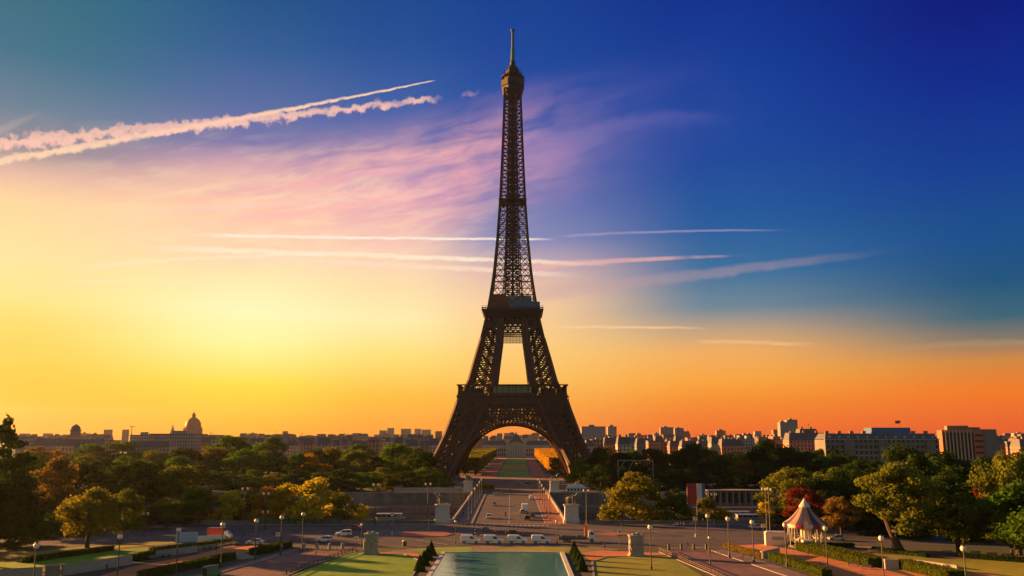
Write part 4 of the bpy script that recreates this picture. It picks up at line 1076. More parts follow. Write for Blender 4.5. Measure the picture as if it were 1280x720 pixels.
for zi, (a, b, lb, gr) in enumerate(ZONES):
    rows = ((850, 548.5, 11, 20), (1150, 546.5, 9, 17), (1600, 545, 7, 14), (2300, 543.8, 6, 12))
    if zi == 4: rows = ((1900, 546, 7, 12), (2600, 543, 6, 10))
    for Y, yt, wmin, wmax in rows:
        x = a + rng.uniform(-6, 3)
        while x < b:
            wpx = rng.uniform(wmin, wmax)
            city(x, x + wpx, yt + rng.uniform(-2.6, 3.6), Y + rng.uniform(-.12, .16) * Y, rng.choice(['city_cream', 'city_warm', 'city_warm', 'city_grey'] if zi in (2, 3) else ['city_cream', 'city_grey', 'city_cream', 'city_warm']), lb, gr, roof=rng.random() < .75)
            x += wpx * rng.uniform(.55, 1.15) + rng.uniform(0.0, 5)
# individual towers and blocks of the skyline
for p in ((129, 137, 537, 2600, 'city_warm', 'slim pale tower block left of the domed church, left one of two'), (152, 158, 537, 2700, 'city_warm', 'slim pale tower block left of the domed church, right one of two'),
          (353, 358, 539, 2600, 'city_warm', 'slim hazy tower block right of the high green trees'), (474, 483, 538, 4300, 'city_cream', 'leftmost hazy tower block of the cluster by the tower left leg'),
          (484, 492, 535, 4300, 'city_cream', 'tallest hazy tower block of the cluster by the tower left leg'), (501, 513, 536, 4100, 'city_cream', 'widest hazy tower block of the cluster by the tower left leg'),
          (518, 526, 536, 4300, 'city_cream', 'fourth hazy tower block of the cluster by the tower left leg'), (527, 538, 537, 4700, 'city_cream', 'palest hazy tower block of the cluster by the tower left leg'),
          (544, 552, 539, 3000, 'city_warm', 'reddish tower block partly behind the tower left leg'),
          (727, 757, 533, 1500, 'city_grey', 'long flat-roofed slab block touching the right leg of the tower'), (760, 771, 533, 1550, 'city_grey', 'narrow grey block right of the long flat-roofed slab'),
          (826, 842, 534, 2200, 'city_grey', 'broad grey tower block in the middle of the right skyline'), (844, 855, 535, 2000, 'city_grey', 'dark-capped tower block beside the broad grey one'), (855, 862, 539, 2300, 'city_warm', 'low reddish block right of the dark-capped tower block'),
          (896, 907, 538, 2100, 'city_warm', 'reddish block left of the twin grey towers'), (944, 952, 539, 2500, 'city_grey', 'small grey block just left of the twin grey towers'), (967, 972, 537, 2300, 'city_warm', 'thin pink tower beside the twin grey towers'),
          (976, 986, 527.5, 1700, 'city_grey', 'left and shorter of the twin grey towers'), (985, 998, 524.5, 1750, 'city_grey', 'right and taller of the twin grey towers'),
          (986, 1034, 541, 800, 'city_warm', 'warm terrace block left of the long stone building'), (1000, 1024, 536, 860, 'city_cream', 'pale block behind the warm terrace left of the long stone building'),
          (162, 190, 543.5, 900, 'city_grey', 'grey block left of the dark glass office on the left skyline'), (66, 120, 549, 800, 'city_cream', 'long pale block below the turreted pavilion'), (160, 212, 551, 760, 'city_cream', 'low pale hall in front of the dark glass office')):
    city(*p, None, roof=p[3] < 900, name='tower_block' if p[3] >= 900 else 'apartment_block')
# dark glass office
t = city(186, 242, 542, 850, 'city_grey', 'dark glass office block in front of the domed church', None, roof=False, name='office_block')
# domed church
YD = 1900; xD = XY(241.5, YD, 60); u_ = (XY(252.5, YD, 60) - XY(230.5, YD, 60)) / 2
t = thing('domed_church', 'great domed church with a lantern spire on the left skyline', 'church', (xD, YD, 0))
zt = ZY(511, YD); zd = ZY(521.5, YD); zb = ZY(540, YD); zs = ZY(534, YD)
mb = MB(); mb.box((0, 0, (zb - 6) / 2), (u_ * 2.6, u_ * 2.6, zb - 6)); mb.obj('body', 'wall_warm', t)
mb = MB(); mb.lathe([(u_, zb - 8), (u_, zb), (u_ * .93, zb + .5), (u_ * .93, zs - 2), (u_ * 1.0, zs - 1.5), (u_, zs)], n=24)
for i in range(16): mb.tube((u_ * .98 * math.cos(i * .3927), u_ * .98 * math.sin(i * .3927), zb - 8), (u_ * .98 * math.cos(i * .3927), u_ * .98 * math.sin(i * .3927), zs - 2), 1.2, 1.2, 6)
mb.obj('drum', 'wall_warm', t)
mb = MB(); hd = zd - zs; mb.lathe([(u_ * .88, zs), (u_ * .88, zs + .1 * hd)] + [(u_ * .88 * math.cos(a), zs + .1 * hd + .9 * hd * math.sin(a)) for a in np.linspace(0, 1.35, 9)], n=24); mb.obj('dome', 'dome', t, smooth=True)
mb = MB(); mb.lathe([(u_ * .24, zd - 1.5), (u_ * .24, zd + 4), (u_ * .3, zd + 4.2), (u_ * .2, zd + 6), (u_ * .10, zd + 9), (0.5, zd + 11), (0.25, zt)], n=10); mb.obj('lantern', 'dome', t)
Y2 = 3000; x2 = XY(215.5, Y2, 50); t = thing('small_dome', 'small pointed dome left of the great domed church, pale in the haze', 'dome', (x2, Y2, 0))
mb = MB(); mb.lathe([(9.5, 0), (9.5, ZY(541, Y2)), (7.5, ZY(539, Y2)), (4, ZY(535, Y2)), (1.2, ZY(532.5, Y2)), (.4, ZY(530, Y2))], n=14); mb.obj('dome', 'wall_cream', t)
# turreted pavilion at the far left
Yp2 = 900; xp = XY(94, Yp2, 30); t = thing('turret', 'dark turreted pavilion with a domed cap on the far left skyline', 'turret', (xp, Yp2, 0))
z1, z2, z3 = ZY(546, Yp2), ZY(538.5, Yp2), ZY(530.5, Yp2)
mb = MB(); mb.box((0, 0, z2 / 2), (7.2, 7.2, z2)); mb.obj('wall', 'wall_grey', t)
mb = MB(); mb.lathe([(6.0, z2), (6.0, z2 + .8), (4.9, z2 + 1), (4.6, z2 + 3), (3.4, z2 + 5), (1.6, z3 - .5), (.3, z3 + .4)], n=8); mb.obj('roof', 'zinc', t)
# pale crane and spires on the horizon
Yc = 2600; xc = XY(165, Yc, 60); t = thing('crane', 'thin tower crane on the left horizon', 'crane', (xc, Yc, 0))
mb = MB(); mb.bar((0, 0, 0), (0, 0, ZY(532, Yc)), 1.6); mb.obj('mast', 'metal', t); mb = MB(); mb.bar((-7, 0, ZY(533, Yc)), (12, 0, ZY(533, Yc)), 1.3); mb.obj('jib', 'metal', t)
# military school closing the long lawn
Ym = 1290; xm = axis_x(Ym); t = thing('palace', 'long columned palace with a square dome closing the lawn under the arch', 'palace', (xm, Ym, 0))
k_ = (Ym * CP) / FPX
hw_, zc, zr, zdm = 42 * k_, ZY(556, Ym), ZY(549.5, Ym), ZY(542.5, Ym)
for s in (-1, 1):
    mb = MB(); mb.box((s * (hw_ / 2 + 7), 6, zc / 2), (hw_ - 14, 16, zc)); mb.obj('wing', 'wall_cream', t)
    mb = MB(); mb.frustum((s * (hw_ / 2 + 7), 6, zc), (hw_ - 13, 17), (hw_ - 20, 6), zr - zc - 1.5); mb.obj('roof', 'zinc', t)
    for f in range(2):
        for i in range(11):
            x_ = s * (16.5 + i * (hw_ - 18) / 11 + .5)
            mb = MB(); mb.box((x_, -2.05, 4 + f * 6.4), (1.5, .12, 3.6)); mb.obj('window', 'glass', t)
mb = MB(); mb.box((0, 4, zc / 2 + 1), (28, 20, zc + 2)); mb.frustum((0, -6, zc + 2), (20, 2), (2, 1.8), 2.4); mb.obj('pavilion', 'wall_cream', t)
for i in range(8):
    mb = MB(); mb.tube((-12.2 + i * 3.49, -7.2, 0.2), (-12.2 + i * 3.49, -7.2, zc - .5), .75, .62, 8); mb.obj('column', 'stone_white', t)
mb = MB(); mb.frustum((0, 4, zc + 2), (22, 18), (16, 13), 5); mb.lathe([(9.2, zc + 6.5), (8.8, zc + 8.5), (7, zc + 11), (4.0, zdm - 1), (1.2, zdm + 1), (.2, zdm + 4)], (0, 4, 0), 4, R(45), R(405)); mb.obj('dome', 'zinc', t)

# ---- the long stone building and the modern blocks on the right
Yb = 640
def xs_(px): return XY(px, Yb, 20)
x0, x1 = xs_(1031), xs_(1176); wB = x1 - x0; ztop = ZY(542, Yb); zbase = 0
t = thing('stone_building', 'long grey stone apartment building with a dark blue roof block above the right trees', 'building', ((x0 + x1) / 2, Yb, 0), R(2))
mb = MB(); mb.box((0, 10, (ztop - 4.5) / 2), (wB, 20, ztop - 4.5)); mb.obj('wall', 'wall_grey', t)
mb = MB()
for zc_ in (9.3, 13.4, 17.5, 21.6): mb.box((0, -.2, zc_ - 1.75), (wB + .6, .6, .35))
mb.box((0, -.25, ztop - 4.3), (wB + 1.0, 1.0, .55)); mb.obj('cornice', 'wall_cream', t)
mb = MB(); mb.frustum((0, 10, ztop - 4.1), (wB, 20), (wB - 4, 13), 4.2); rf = mb.obj('roof', 'zinc', t)
for i in range(9):
    mb = MB(); mb.box((-wB / 2 + 5 + i * (wB - 10) / 8, 9, ztop + .7), (2.8, 1.1, 2.6)); mb.obj('chimney', 'wall_warm', rf)
for f in range(4):
    for i in range(24):
        x_ = -wB / 2 + 2.0 + i * (wB - 4.0) / 23; z_ = 13.7 + f * 4.1
        if z_ > ztop - 5.5: continue
        mb = MB(); mb.box((x_, -.04, z_), (1.55, .22, 2.5)); o = mb.obj('window', 'glass', t)
        mb = MB(); mb.box((x_, -.18, z_ - 1.4), (2.1, .4, .3)); mb.obj('sill', 'wall_cream', o)
for i in range(12):
    x_ = -wB / 2 + 4 + i * (wB - 8) / 11; mb = MB(); mb.box((x_, 1.4, ztop - 2.6), (1.6, 1.4, 2.0)); mb.obj('dormer', 'wall_cream', t)
for i in (0, 1, 2):
    x_ = (-.30, .0, .42)[i] * wB; mb = MB(); mb.box((x_, -.7, (ztop - 5) / 2), (6.4, 1.2, ztop - 5)); mb.obj('bay', 'wall_grey', t)
xa, xb = xs_(1096) - (x0 + x1) / 2, xs_(1146) - (x0 + x1) / 2
mb = MB(); mb.box(((xa + xb) / 2, 13, ZY(537.5, Yb) - 2.2), (xb - xa, 13, 8)); mb.obj('roof_block', 'bluep', t)
mb = MB(); mb.tube((xb - 4, 13, ztop), (xb - 4, 13, ZY(524, Yb)), .18, .12, 6); po = mb.obj('flagpole', 'metal', t)
mb = MB(); zf = ZY(525, Yb)
for i in range(8):
    a, b = i / 8, (i + 1) / 8
    y_a, y_b = .35 * math.sin(a * 7), .35 * math.sin(b * 7)
    mb.add([(xb - 4.2 - a * 3.6, 13 + y_a, zf - .3 * a), (xb - 4.2 - b * 3.6, 13 + y_b, zf - .3 * b), (xb - 4.2 - b * 3.6, 13 + y_b, zf - 2.2 - .3 * b), (xb - 4.2 - a * 3.6, 13 + y_a, zf - 2.2 - .3 * a)], [(0, 1, 2, 3)])
mb.obj('flag', 'cloth_red', po)
Yo = 700
def xo_(px): return XY(px, Yo, 25)
c0 = (xo_(1180) + xo_(1217)) / 2; wO = xo_(1217) - xo_(1180); zO = ZY(537.5, Yo)
t = thing('ribbed_office', 'office block with pale vertical ribs and a red-lit side on the right skyline', 'building', (c0, Yo, 0), R(-14))
mb = MB(); mb.box((0, 9, zO / 2), (wO, 18, zO)); mb.obj('wall', M['wall_red_lit'], t)
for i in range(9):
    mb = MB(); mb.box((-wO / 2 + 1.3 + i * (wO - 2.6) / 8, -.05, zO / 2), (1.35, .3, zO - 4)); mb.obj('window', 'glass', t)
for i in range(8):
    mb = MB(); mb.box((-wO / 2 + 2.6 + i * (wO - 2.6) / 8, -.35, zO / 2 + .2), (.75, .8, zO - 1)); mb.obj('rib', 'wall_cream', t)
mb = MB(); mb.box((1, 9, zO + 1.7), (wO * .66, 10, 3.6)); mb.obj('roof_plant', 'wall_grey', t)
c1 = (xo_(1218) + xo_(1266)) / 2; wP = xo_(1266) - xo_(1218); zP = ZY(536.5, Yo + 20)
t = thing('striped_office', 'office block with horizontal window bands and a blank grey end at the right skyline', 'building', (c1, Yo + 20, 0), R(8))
mb = MB(); mb.box((0, 9, zP / 2), (wP, 18, zP)); mb.obj('wall', M['wall_red_lit'], t)
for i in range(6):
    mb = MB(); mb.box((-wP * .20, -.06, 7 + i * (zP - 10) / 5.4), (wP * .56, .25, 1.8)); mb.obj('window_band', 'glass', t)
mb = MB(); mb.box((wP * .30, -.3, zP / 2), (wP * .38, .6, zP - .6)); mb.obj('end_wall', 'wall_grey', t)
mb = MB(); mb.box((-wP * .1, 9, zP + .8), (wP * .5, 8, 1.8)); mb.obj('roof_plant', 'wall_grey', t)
# ------------------------------------------------------------------ street furniture
def globe_lamp(px, ytop, label, h=9.6, small=False):
    if 'lamp' not in PR:
        t = thing('globe_lamp', label, 'street lamp', (0, 0, 0), 0, 'globe lamps of the gardens')
        mb = MB(); mb.lathe([(.30, 0), (.30, .5), (.22, .6), (.18, 1.2), (.14, 1.3), (.10, 8.2), (.13, 8.3), (.13, 8.45), (.24, 8.6)], n=10); mb.obj('post', 'metal', t)
        mb = MB(); mb.ball((0, 0, 9.1), .56, 12); mb.obj('globe', 'globe', t, smooth=True)
        mb = MB(); mb.lathe([(.36, 9.55), (.30, 9.68), (.05, 9.78)], n=10); mb.obj('cap', 'metal', t)
        PR['lamp'] = t; o = t
    else: o = dup(PR['lamp'], (0, 0, 0), 0, label)
    k = h / 9.6
    al = math.atan((360 - ytop) / FPX) + PITCH
    Y = (9.7 * k - HC) / math.tan(al)
    o.location = (XY(px, Y, 9.6 * k), Y, 0.02); o.scale = (k,) * 3
    return o
PR = {}
for px, yt, lb in ((46, 678, 'globe lamp at the far left in front of the pale garden wall'), (150.5, 667, 'globe lamp under the yellowing tree on the left'),
                   (223.7, 659, 'globe lamp in front of the blue and white hoarding'), (279, 652.5, 'globe lamp beside the red truck, behind the green utility cart'),
                   (321, 648, 'globe lamp over the garden steps on the left'), (352.7, 643.8, 'globe lamp at the hedge corner by the left avenue'), (379.4, 640, 'globe lamp before the biggest autumn tree, where the left avenue meets the street'),
                   (812.6, 655.4, 'globe lamp left of the right avenue, near the sculpted stone pier'), (884.4, 642, 'globe lamp where the right avenue meets the street'), (909.7, 645.5, 'globe lamp at the corner of the orange sandy terrace'),
                   (940, 649.5, 'globe lamp in front of the low brown hedge strip'), (981, 653, 'globe lamp in front of the left side of the carousel'), (1031.5, 657, 'globe lamp in front of the right side of the carousel'),
                   (1101.4, 669, 'globe lamp before the leaning tree'), (1204, 681.5, 'globe lamp in front of the wide low olive tree, rightmost of all')):
    globe_lamp(px, yt, lb)
for px, yt, lb in ((452.5, 654, 'short globe lamp behind the sculpted stone pier on the left'), (569.5, 650, 'short twin-light post at the left end of the van row'), (695.8, 650, 'short globe lamp between the last van and the flatbed truck'), (886.6, 670, 'small low globe lamp at the barrier of the right avenue')):
    globe_lamp(px, yt, lb, 6.2)
def tall_lamp(px, ytop, Y, label, heads=2):
    h = ZY(ytop, Y)
    t = thing('tall_street_lamp', label, 'street lamp', (XY(px, Y, h * .6), Y, .1), 0, 'tall street lamps')
    mb = MB(); mb.lathe([(.28, 0), (.26, 1.0), (.16, 1.2), (.09, h - .6)], n=8); mb.obj('post', 'metal', t)
    for s in ((-1, 1) if heads == 2 else (1,)):
        mb = MB(); mb.bar((0, 0, h - .9), (s * .75, 0, h - .3), .09); a = mb.obj('arm', 'metal', t)
        mb = MB(); mb.lathe([(.10, -.3), (.32, .1), (.34, .35), (.1, .6)], (s * .8, 0, h - .3), 8); mb.obj('lantern', 'globe', a)
for a in ((305.5, 611, 262, 'tall double lamp in front of the orange quay trees'), (332, 617, 285, 'tall post lamp right of the tall double lamp'), (181, 642, 262, 'tall dark lamp by the small golden quay tree at far left'),
          (469.5, 606, 297, 'tall double lamp against the river wall, left of the bridge'), (535, 605, 291, 'tall dark pole with a signal box left of the bridge pedestal'), (957.5, 611, 262, 'left one of the two tall dark posts before the carousel wood'), (961.5, 612, 268, 'right one of the two tall dark posts before the carousel wood'),
          (893, 618, 298, 'tall dark lamp on the quay right of the red banner'), (733, 613, 297, 'tall dark lamp just right of the bridge pedestal'), (39.5 + 292, 640, 280, 'slim post by the corner of the quay fence')): tall_lamp(*a)
# bridge lamps: two rows
for s in (-1, 1):
    for k in range(6):
        Y = 312 + k * 26
        lb = 'slender bridge lamp on the %s pavement, %s' % ('left' if s < 0 else 'right', ('nearest the street', 'second from the street', 'third from the street', 'fourth from the street', 'fifth from the street', 'farthest from the street')[k])
        if 'bl' not in PR:
            t = thing('bridge_lamp', lb, 'street lamp', (0, 0, 0), 0, 'lamps along the bridge')
            mb = MB(); mb.lathe([(.24, 0), (.2, .9), (.12, 1.0), (.09, 7.2)], n=8); mb.obj('post', 'metal', t)
            mb = MB(); mb.lathe([(.14, 7.2), (.34, 7.6), (.36, 8.0), (.12, 8.4)], n=8); mb.obj('lantern', 'globe', t)
            PR['bl'] = t; o = t
        else: o = dup(PR['bl'], (0, 0, 0), 0, lb)
        o.location = (axis_x(380) + s * 14.2, Y, 0.15)
def post_row(name, label, cat, group, pts, h, r, m):
    for i, (x, y) in enumerate(pts):
        key = name + label
        if key not in PR:
            t = thing(name, label, cat, (x, y, .02), 0, group)
            mb = MB(); mb.lathe([(r * 1.3, 0), (r * 1.3, .1), (r, .15), (r, h - .1), (r * .5, h)], n=8); mb.obj('shaft', m, t); PR[key] = t
        else: dup(PR[key], (x, y, .02))
def lerp_g(a, b, n): 
    (x0, y0), (x1, y1) = G(*a), G(*b)
    return [(x0 + (x1 - x0) * i / (n - 1), y0 + (y1 - y0) * i / (n - 1)) for i in range(n)]
def fence_run(name, label, pts, h, gap, m, rail=.07, posts=.12, group=None, cat='fence'):
    x0, y0 = pts[0]
    t = thing(name, label, cat, (x0, y0, .02), 0, group)
    mb = MB()
    for (xa, ya), (xb, yb) in zip(pts[:-1], pts[1:]):
        for z in (h * .5, h * .95): mb.bar((xa - x0, ya - y0, z), (xb - x0, yb - y0, z), rail)
    mb.obj('rail', m, t)
    for (xa, ya), (xb, yb) in zip(pts[:-1], pts[1:]):
        n = max(1, int(math.hypot(xb - xa, yb - ya) / gap))
        for i in range(n):
            mb = MB(); q = i / n; mb.box((xa - x0 + (xb - xa) * q, ya - y0 + (yb - ya) * q, h / 2), (posts, posts, h)); mb.obj('post', m, t)
fence_run('low_fence', 'low wooden post fence between the left avenue and the green lawn', [G(445, 688), G(381, 709.5), G(352, 721)], .95, 2.3, 'wood', .10, .2)
fence_run('low_fence', 'low wooden post fence between the right avenue and the yellow lawn', [G(823, 689), G(893, 719), G(925, 735)], .95, 2.3, 'wood', .10, .2)
fence_run('quay_fence', 'green mesh fence along the street under the golden quay trees', [(XY(318, 297.5), 297.5), (XY(428, 297.5), 297.5)], 2.0, 2.6, 'greenp', .09, .1)
t = thing('mesh_screen', 'green screen panels behind the quay fence at left', 'screen', (XY(372, 299), 299, .14)); mb = MB(); mb.box((0, 0, .85), (XY(428, 299) - XY(318, 299), .08, 1.5)); mb.obj('panel', mat('screen_green', (.05, .09, .07), .9, noise=.2), t); mb = MB(); mb.box((0, 0, .05), (XY(428, 299) - XY(318, 299), .3, .1)); mb.obj('footing', 'kerb', t)
post_row('bollard', 'squat stone bollard across the mouth of the left avenue', 'bollard', 'bollards at the left avenue', lerp_g((380, 686.3), (428, 686.3), 4), 1.5, .42, 'stone')
post_row('bollard', 'squat dark bollard across the mouth of the right avenue', 'bollard', 'bollards at the right avenue', lerp_g((836, 687), (883, 687), 4), 1.5, .30, 'metal')
post_row('bollard', 'small pale bollard on the quay pavement under the quay trees, right of the bridge', 'bollard', 'pale bollards on the right quay', [(XY(x, 297), 297) for x in (844, 847, 851, 855, 863, 866, 871, 893)], 1.1, .14, 'stone_white')
post_row('bollard', 'thin dark bollard along the bridge mouth', 'bollard', 'bollards at the bridge mouth', [(XY(x, 296), 296) for x in (572, 577, 582, 690, 696, 702)], 1.0, .12, 'metal')
# traffic posts and signs
def sign_post(px, py, h, label, kind):
    x, y = G(px, py); t = thing('traffic_light' if kind == 'light' else 'road_sign', label, 'traffic light' if kind == 'light' else 'road sign', (x, y, .15 if kind != 'low' else .02))
    mb = MB(); mb.tube((0, 0, 0), (0, 0, h), .09, .07, 8); mb.obj('post', 'metal', t)
    if kind == 'light':
        mb = MB(); mb.box((0, -.12, h - .55), (.42, .34, 1.25)); b = mb.obj('signal_box', 'blackp', t)
        for i, m in enumerate(('taillight', 'orangep', 'greenp')):
            mb = MB(); mb.tube((0, -.28, h - .2 - i * .36), (0, -.33, h - .2 - i * .36), .13, .13, 10); mb.obj('lens', m, b)
    else:
        mb = MB(); mb.box((0, -.1, h - .3), (1.2, .08, 1.0)); p_ = mb.obj('panel', 'cream', t); mb = MB(); mb.box((0, -.16, h - .3), (.8, .04, .22)); mb.obj('stripe', 'redp', p_)
        if kind == 'big': mb = MB(); mb.box((0, 0, .45), (.5, .5, .9)); mb.obj('pale_base', 'stone_white', t)
for a in ((490, 669, 6.3, 'pale sign on a white-footed post at the left tip of the red traffic island', 'big'), (535.5, 666, 5.2, 'traffic light on the red island beside the tall dark pole', 'light'),
          (632, 661, 5.0, 'dark traffic light in the middle of the bridge mouth', 'light'), (870, 672, 5.5, 'pale-footed signpost on the street, right of the quay trees', 'big'), (777, 668.5, 4.6, 'dark signal post on the small island right of the flatbed truck', 'light'),
          (347, 683, 3.4, 'short traffic sign at the left street corner', 'low'), (445, 690, 3.6, 'plain road sign just left of the sculpted stone pier', 'low'), (775, 684, 4.4, 'thin road sign left of the right avenue lamp', 'low'), (955, 676, 4.4, 'road sign beside the white ticket kiosk', 'low')): sign_post(*a)
# benches
def bench(px, py, rz, label, group, m='kerb'):
    x, y = G(px, py)
    if 'bench' + m not in PR:
        t = thing('bench', label, 'bench', (x, y, .03), rz, group)
        for i in range(3): mb = MB(); mb.box((0, -.25 + i * .22, .46), (2.3, .18, .06)); mb.obj('seat_slat', m, t)
        for i in range(2): mb = MB(); mb.box((0, .36, .68 + i * .2), (2.3, .05, .15)); mb.obj('back_slat', m, t)
        for s in (-1, 1):
            mb = MB(); mb.box((s * .95, -.02, .22), (.08, .62, .44)); mb.bar((s * .95, .30, .4), (s * .95, .38, .95), .07); mb.obj('leg', 'metal', t)
        PR['bench' + m] = t; return t
    return dup(PR['bench' + m], (x, y, .03), rz, label, group=group)
for i, (a, b) in enumerate(((192, 699.5), (200, 697), (207, 696), (216, 694), (251, 687.5), (259, 686), (267, 685), (276, 683.5), (285, 682), (292, 681))):
    bench(a, b, R(62), 'pale bench in the row along the sandy path on the left', 'benches along the left sandy path')
for a, b, lb in ((1092, 691, 'pale bench left of the leaning trunk'), (1120, 690, 'pale bench by the park path just left of the leaning trunk'), (1184, 693, 'pale bench under the wide olive tree'), (1219, 693.5, 'pale bench right of the rightmost globe lamp'), (1240, 695.5, 'pale bench under the right edge trees, left one of two'), (1258, 697, 'pale bench under the right edge trees, right one of two'),
                 (1066, 708, 'pale bench on the orange path, right one of two'), (1083, 711, 'pale bench on the orange path near the globe lamp, left of the hedge wall')):
    bench(a, b, R(170), lb, 'benches of the right garden')
# garden walls and steps
def wall_px(label, a, b, h, m='stone', t=.5, z=0.0, name='garden_wall'):
    return wall_run(name, label, [G(*a), G(*b)], h, t, m, z, .12, 'kerb')
wall_px('pale garden wall at the bottom left corner, left of the dark pier', (-40, 727), (52, 722), 2.0)
wall_px('long pale garden wall right of the dark pier on the left', (77, 720), (164, 705.6), 2.0)
wall_px('farther pale garden wall behind the bench row on the left', (186, 698), (246, 690), 1.4)
t = thing('wall_pier', 'dark grey pier between the two pale garden walls at the bottom left', 'pier', (*G(65, 721), 0), R(20)); mb = MB(); mb.box((0, 0, 1.1), (2.6, 1.4, 2.2)); mb.obj('block', 'stone_dark', t); mb = MB(); mb.box((0, 0, 2.28), (2.9, 1.7, .16)); mb.obj('coping', 'kerb', t)
x, y = G(303, 697.5); t = thing('garden_steps', 'pale stone steps between the two dark clipped hedges on the left', 'steps', (x, y, 0), R(60))
for i in range(5): mb = MB(); mb.box((0, -1.6 + i * .8, .08 + i * .07), (4.6, .8, .16 + i * .14)); mb.obj('step', 'kerb', t)
wall_px('low sunlit wall edging the orange terrace on the right', (906, 683.6), (953, 697.8), .8, 'wall_cream', .35)
wall_px('small sunlit wall end at the foot of the orange terrace', (953, 698), (974, 692.5), 1.5, 'wall_cream', .45)
wall_px('sunlit wall block between the two blocky olive hedges', (1106, 711), (1123, 711.5), 2.0, 'wall_cream', 1.4)
wall_px('long low sunlit kerb wall right of the blocky hedges', (1143, 703.5), (1197, 711), .7, 'wall_cream', .6)
# sculpted stone piers
def pier(px, py, label, seed):
    x, y = G(px, py); rs_ = random.Random(seed)
    t = thing('sculpted_pier', label, 'stone pier', (x, y, .03), R(4))
    mb = MB(); mb.box((0, 0, .2), (3.9, 2.6, .4)); mb.obj('plinth', 'stone', t)
    mb = MB(); mb.box((0, 0, 2.55), (3.3, 2.1, 4.3)); b = mb.obj('shaft', 'stone', t)
    mb = MB()
    for i in range(26):
        mb.ball((rs_.uniform(-1.4, 1.4), -1.02, rs_.uniform(.9, 4.4)), rs_.uniform(.18, .42), 7, 1.3)
    for i in range(14): mb.ball((-1.62, rs_.uniform(-.8, .8), rs_.uniform(.9, 4.4)), rs_.uniform(.18, .36), 7, 1.3)
    mb.obj('relief', 'stone', b, smooth=True)
    mb = MB(); mb.box((0, 0, 4.85), (3.7, 2.5, .3)); mb.ball((-.6, 0, 5.1), .5, 8, .7); mb.ball((.5, .1, 5.15), .6, 8, .7); mb.obj('top', 'stone', t)
pier(463.5, 692.8, 'sculpted grey stone pier at the corner of the green lawn', 3)
pier(795.5, 695, 'sculpted stone pier with a sunlit side at the corner of the yellow lawn', 4)
# bridge pedestals with horse and warrior
def skin_mesh(name, pts, edges, rad, sub=2):
    me = bpy.data.meshes.new(name); me.from_pydata(pts, edges, []); me.update()
    o = bpy.data.objects.new(name, me); COL.objects.link(o)
    sk = o.modifiers.new('skin', 'SKIN'); sk.use_smooth_shade = True
    for i, r in enumerate(rad): me.skin_vertices[0].data[i].radius = (r, r) if not isinstance(r, tuple) else r
    me.skin_vertices[0].data[0].use_root = True
    sb = o.modifiers.new('sub', 'SUBSURF'); sb.levels = sub; sb.render_levels = sub
    dg = bpy.context.evaluated_depsgraph_get(); ev = o.evaluated_get(dg); m2 = bpy.data.meshes.new_from_object(ev); m2.name = name
    bpy.data.objects.remove(o); return m2
HP = [(0, 0, 1.55), (.75, 0, 1.6), (1.15, 0, 2.0), (1.45, 0, 2.5), (1.75, 0, 2.62), (2.15, 0, 2.35), (-.7, 0, 1.6), (-1.1, 0, 1.55), (-1.35, 0, 1.2), (-1.4, 0, .7),
      (.75, .28, 1.25), (.85, .28, .75), (.72, .28, .38), (.78, .28, .05), (.75, -.28, 1.25), (1.15, -.28, 1.0), (1.1, -.28, .6), (1.0, -.28, .4),
      (-.85, .26, 1.2), (-.70, .26, .85), (-.98, .26, .5), (-.92, .26, .05), (-.85, -.26, 1.2), (-.95, -.26, .85), (-1.2, -.26, .5), (-1.12, -.26, .05), (1.5, .09, 2.86), (1.5, -.09, 2.86)]
HE = [(0, 1), (1, 2), (2, 3), (3, 4), (4, 5), (0, 6), (6, 7), (7, 8), (8, 9), (1, 10), (10, 11), (11, 12), (12, 13), (1, 14), (14, 15), (15, 16), (16, 17), (6, 18), (18, 19), (19, 20), (20, 21), (6, 22), (22, 23), (23, 24), (24, 25), (3, 26), (3, 27)]
HR = [.46, .44, .3, .22, .19, .13, .42, .14, .12, .07, .18, .12, .09, .1, .18, .12, .09, .1, .22, .13, .09, .1, .22, .13, .09, .1, .05, .05]
horse_me = skin_mesh('horse', HP, HE, HR); horse_me.materials.append(M['bronze'])
def human(pose='stand', mantle=False):
    """joints of a standing figure facing +X, 1.75 tall"""
    st = .16 if pose == 'walk' else .02
    P = [(0, 0, .95), (0, 0, 1.15), (0, 0, 1.36), (0, 0, 1.47), (.02, 0, 1.55), (.03, 0, 1.66),
         (0, .10, .90), (st, .10, .5), (st * 1.2 - .03, .10, .08), (st * 1.2 + .13, .10, .04), (0, -.10, .90), (-st * .6, -.10, .5), (-st * 2.0, -.10, .08), (-st * 2.0 + .14, -.10, .04),
         (0, .19, 1.38), (-.04, .25, 1.12), (.08, .25, .90), (0, -.19, 1.38), (.02, -.25, 1.12), (.12, -.24, .90)]
    E = [(0, 1), (1, 2), (2, 3), (3, 4), (4, 5), (0, 6), (6, 7), (7, 8), (8, 9), (0, 10), (10, 11), (11, 12), (12, 13), (2, 14), (14, 15), (15, 16), (2, 17), (17, 18), (18, 19)]
    Rr = [.14, .13, .15, .06, .085, .095, .095, .065, .045, .04, .095, .065, .045, .04, .065, .045, .035, .065, .045, .035]
    return P, E, Rr
P_, E_, R_ = human('stand'); man_me = skin_mesh('figure', [(x * 1.5, y * 1.5, z * 1.5) for x, y, z in P_], E_, [r * 1.55 for r in R_]); man_me.materials.append(M['bronze'])
